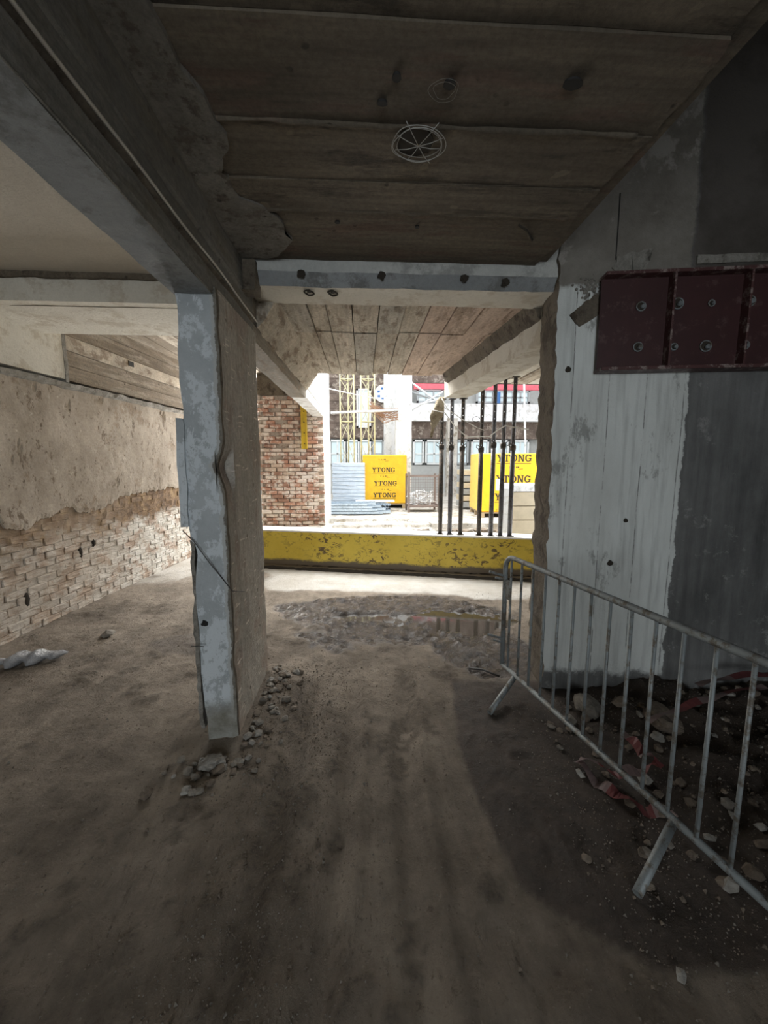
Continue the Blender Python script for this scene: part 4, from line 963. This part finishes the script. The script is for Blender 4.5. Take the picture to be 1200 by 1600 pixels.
# mesh cage
cg = empty('mesh_cage', (1.12, 9.75, gz0+.0)); tag(cg, 'brownish steel mesh cage full of pale scrap, right of the left yellow pallet', 'cage')
for x in (0, .75):
    for y in (0, .6): boxo('post', (x-.025, x+.025, y-.025, y+.025, 0, 1.0 if x == 0 and y == 0 else .95), M['cage'], cg)
for z in (.17, .9):
    bm = bmesh.new(); 
    for b in ((0, .75, -.015, .015), (0, .75, .585, .615), (-.015, .015, 0, .6), (.735, .765, 0, .6)): box(bm, *b, z-.02, z+.02)
    obj('rail', bm, M['cage'], cg)
for x in np.linspace(.05, .70, 12): boxo('mesh_bar', (x-.003, x+.003, -.006, 0, .19, .88), M['cage'], cg)
for z in np.linspace(.25, .82, 10): boxo('mesh_bar', (.02, .73, -.008, -.002, z-.003, z+.003), M['cage'], cg)
boxo('tray', (0, .75, 0, .6, .13, .16), M['cage'], cg)
bm = bmesh.new()
for i in range(70):
    p = Vector((random.uniform(.06, .69), random.uniform(.06, .54), random.uniform(.2, .55))); d = Vector((random.uniform(-1, 1), random.uniform(-.5, .5), random.uniform(-.5, .5))).normalized()*random.uniform(.04, .12)
    tube(bm, [p-d, p+d], .014, 5)
tag(obj('pale_scrap', bm, M['brightwhite']), 'pale metal scrap lying in the mesh cage', 'scrap', None, 'stuff'); bpy.data.objects['pale_scrap'].location = (1.10, 9.75, gz0-.03)
# small stack of pale blocks behind, left of the right pallet
for k in range(6):
    o = boxo('grey_board_stack', (2.58, 2.95, 10.3, 10.9, gz0+.06+k*.17, gz0+.20+k*.17), M['block'] if k % 2 else M['greyframe'], None, .01); tag(o, '%s flat layer from the ground of the stack just left of the right yellow pallet' % ORD[k], 'board', 'layers of the pale stack')
# white panel and blocks, far right beside the wall
tag(boxo('upright_board', (2.31, 2.46, 6.45, 6.5, .2, 1.22), M['brightwhite'], None, .005), 'upright white panel standing in the gap beside the right wall', 'panel')
wb_ = empty('white_crate', (2.50, 6.5, .2)); tag(wb_, 'white topped crate of beige blocks close to the right wall', 'crate')
boxo('lid', (-.03, .55, -.02, .5, .96, 1.08), M['brightwhite'], wb_, .01)
for k in range(4): boxo('block', (0, .5, 0, .45, .0+k*.24, .23+k*.24), M['block'], wb_, .008)
# red-white fence far left
bf = empty('yard_barrier', (-.83, 10.9, gz0)); tag(bf, 'small white road barrier with a red patch beside the white pier', 'barrier')
for z in (.1, .45, .8, 1.05): boxo('rail', (0, .28, 0, .03, z, z+.05), M['brightwhite'], bf)
for x in (0, .12, .25): boxo('post', (x, x+.04, 0, .03, 0, 1.1), M['brightwhite'], bf)
boxo('reflector', (.09, .2, -.01, 0, .9, 1.12), M['redtape'], bf)

# lattice masts
def mast(x, y, w_, z1, label, m):
    r = empty('lattice_mast', (x, y, gz0)); tag(r, label, 'mast', None); h = z1-gz0
    P3 = [(-w_/2, 0), (w_/2, 0), (.02, w_*.8)]
    for a in P3: tubeo('chord', [(a[0], a[1], 0), (a[0], a[1], h)], .022, m, r, 6)
    z = 0; bay = 1.22
    while z < h-.1:
        bm = bmesh.new(); tube(bm, [(P3[0][0], 0, z), (P3[1][0], 0, z)], .014, 5); tube(bm, [(P3[1][0], 0, z), (P3[2][0], P3[2][1], z)], .014, 5); tube(bm, [(P3[0][0], 0, z), (P3[2][0], P3[2][1], z)], .014, 5)
        obj('ring_brace', bm, m, r)
        for i, j in ((0, 1), (1, 2), (2, 0)):
            zz = min(h, z+bay*.5); z2 = min(h, z+bay)
            bm = bmesh.new(); tube(bm, [(*P3[i], z), (*P3[j], zz), (*P3[i], z2)], .009, 5); obj('lacing', bm, m, r)
        z += bay
    return r
mast(-.47, 12.0, .40, 5.6, 'pale yellow lattice mast, left one of two, beside the white pier', M['mast'])
mast(.14, 12.0, .40, 5.6, 'yellow lattice mast, right one of two, behind the lettered pallet', M['ysteel'] if False else M['mast'])
# horizontal tube, ropes, bundle of rods
tag(tubeo('scaffold_tube', [at(517, 645, 11), at(622, 641, 11.7)], .035, M['brightwhite'], None, 8), 'white horizontal scaffold tube crossing the masts', 'scaffold tube')
tag(tubeo('yard_cable', sag(at(500, 604, 7.75), at(619, 628, 11.7), .02, 12), .012, M['brightwhite'], None, 6), 'white cable slung from the pier to the yard column', 'cable')
tag(tubeo('yard_cable', sag(at(641, 629, 11.75), at(690, 622, 5.6), .05, 12), .008, M['brightwhite'], None, 6), 'white cable slung from the yard column to the cream beam end', 'cable')
bm = bmesh.new()
for i in range(34):
    a = at(580+random.uniform(-4, 4), 634+random.uniform(-8, 10), 11.6); b = at(622, 650+random.uniform(-12, 6), 11.7)
    m_ = a.lerp(b, .5)+Vector((0, random.uniform(-.1, .1), -random.uniform(.02, .3))); tube(bm, [a, m_, b], .008, 4)
rb = tag(obj('rod_bundle', bm, M['rustrod']), 'sagging bundle of rusty tying wire hung on the white yard column', 'wire bundle', None, 'stuff')
# columns in the yard
tag(rough_prism('yard_column', rect(.955, 1.42, 11.8, 12.2), .3, 7.0, .25, M['brightwhite'], None, amp=.01, axis='z'), 'thick square white column in the middle of the yard', 'column')
bm = bmesh.new(); tube(bm, [(.86, 13.0, .3), (.86, 13.0, 2.9), (.86, 13.0, 7)], .2, 20); tag(obj('round_column', bm, M['brightwhite']), 'round white column just left of the thick square column', 'column')
tag(rough_prism('yard_column', rect(3.0, 3.35, 14.2, 14.5), .3, 3.2, .25, M['courtconc'], None, amp=.02, axis='z'), 'rough stone pier right of the mesh cage', 'column')
# facade at the far side
YF = 16.0
def fx(px): return (px-568)/620*YF+.0
def fz(py): return 1.65+(722-py)/620*YF*1.0
WF = struct(empty('wall_far', (0, 0, 0)))
boxo('upper_brickwork', (-7, fx(641), YF, YF+.4, fz(686), 7.6), M['facade'], WF)
boxo('upper_brickwork', (fx(641), 8, YF, YF+.4, fz(602), 7.6), M['facade'], WF)
boxo('lower_panel', (-7, 8, YF, YF+.4, -.1, fz(727)), M['facadegrey'], WF)
boxo('spandrel', (fx(641), 8, YF-.25, YF+.4, fz(660), fz(634)), M['brightwhite'], WF)
boxo('brick_band', (fx(641), 8, YF, YF+.4, fz(686), fz(660)), M['facade'], WF)
boxo('glazing_back', (-7, 8, YF+.25, YF+.4, fz(727), fz(686)), M['facadegrey'], WF)
boxo('glazing_back', (fx(641), 8, YF+.25, YF+.4, fz(634), fz(602)), M['facadegrey'], WF)
for i in range(9): boxo('course', (-7, fx(604), YF-.015, YF, fz(684)+i*.28, fz(684)+i*.28+.22), M['facade'], WF)
def window(n, x0, x1, z0, z1, y=YF, panes=2, m=None):
    r = empty('window_%d' % n, ((x0+x1)/2, y, z0)); struct(r); w2 = (x1-x0)/2; h = z1-z0
    bm = bmesh.new()
    for b in ((-w2, w2, 0, .07), (-w2, w2, h-.07, h)): box(bm, b[0], b[1], -.04, .04, b[2], b[3])
    for b in ((-w2, -w2+.07), (w2-.07, w2)): box(bm, b[0], b[1], -.04, .04, 0, h)
    obj('frame', bm, m or M['winframe'], r)
    for k in range(panes):
        a = -w2+.07+(2*w2-.14)*k/panes; b = -w2+.07+(2*w2-.14)*(k+1)/panes
        boxo('pane', (a+.02, b-.02, 0, .01, .08, h-.08), M['pane'], r)
        if k: boxo('mullion', (a-.03, a+.03, -.03, .03, .05, h-.05), m or M['winframe'], r)
    boxo('transom', (-w2+.05, w2-.05, -.03, .02, h*.42, h*.42+.04), m or M['winframe'], r)
for i, (a, b) in enumerate(((516, 541), (543, 562), (563, 580), (582, 600), (645, 662), (664, 692), (712, 732), (736, 764), (768, 796), (800, 828))):
    window(i+1, fx(a), fx(b), fz(726), fz(688), panes=2 if b-a > 20 else 1, m=M['winframe'] if i not in (3, 6) else M['greyframe'])
window(11, fx(558), fx(580), fz(670), fz(612), y=YF-.03, panes=2)
window(12, fx(742), fx(770), fz(632), fz(612), y=YF, panes=2, m=M['greyframe']); window(13, fx(772), fx(826), fz(632), fz(612), y=YF, panes=4, m=M['greyframe'])
window(14, fx(650), fx(690), fz(632), fz(612), y=YF, panes=3, m=M['greyframe'])
tag(boxo('red_steel_beam', (fx(641), 7.9, 15.0, 15.2, 4.33, 4.52), M['pink']), 'pinkish red steel beam spanning high across the far side of the yard', 'steel beam')
for i, (a, b) in enumerate((((641, 596), (700, 640)), ((641, 642), (692, 612)), ((641, 612), (690, 628)))):
    tag(tubeo('scaffold_brace', [at(*a, 13.5), at(*b, 13.5)], .03, M['brightwhite'] if i < 2 else M['greyframe'], None, 6), ('white scaffold brace falling to the right behind the cables', 'white scaffold brace rising to the right behind the cables', 'dark grey brace under the pinkish red beam')[i], 'scaffold tube')
tag(tubeo('scaffold_standard', [at(819, 600, 13), at(821, 700, 13), (at(821, 700, 13).x, at(821, 700, 13).y, .4)], .03, M['brightwhite'], None, 6), 'white upright scaffold tube seen beside the right wall', 'scaffold tube')
tag(boxo('blue_sign', (fx(773), fx(779), YF-.07, YF-.04, fz(632), fz(615)), plain('blue_paint', (.05, .16, .4))), 'small blue sign on the far upper windows', 'sign')
bm = bmesh.new(); tube(bm, [(0, 0, 0), (0, .06, 0)], .34, 24); o = obj('round_sign', bm, [M['brightwhite']]); o.location = at(599, 615, 15.92); tag(o, 'round white sign with blue marks half behind the round column', 'sign')
for a in np.linspace(0, 5.5, 7):
    b_ = boxo('blue_mark', (-.05, .05, -.01, 0, -.04, .04), bpy.data.materials['blue_paint'], o); b_.location = (.2*math.cos(a), 0, .2*math.sin(a))
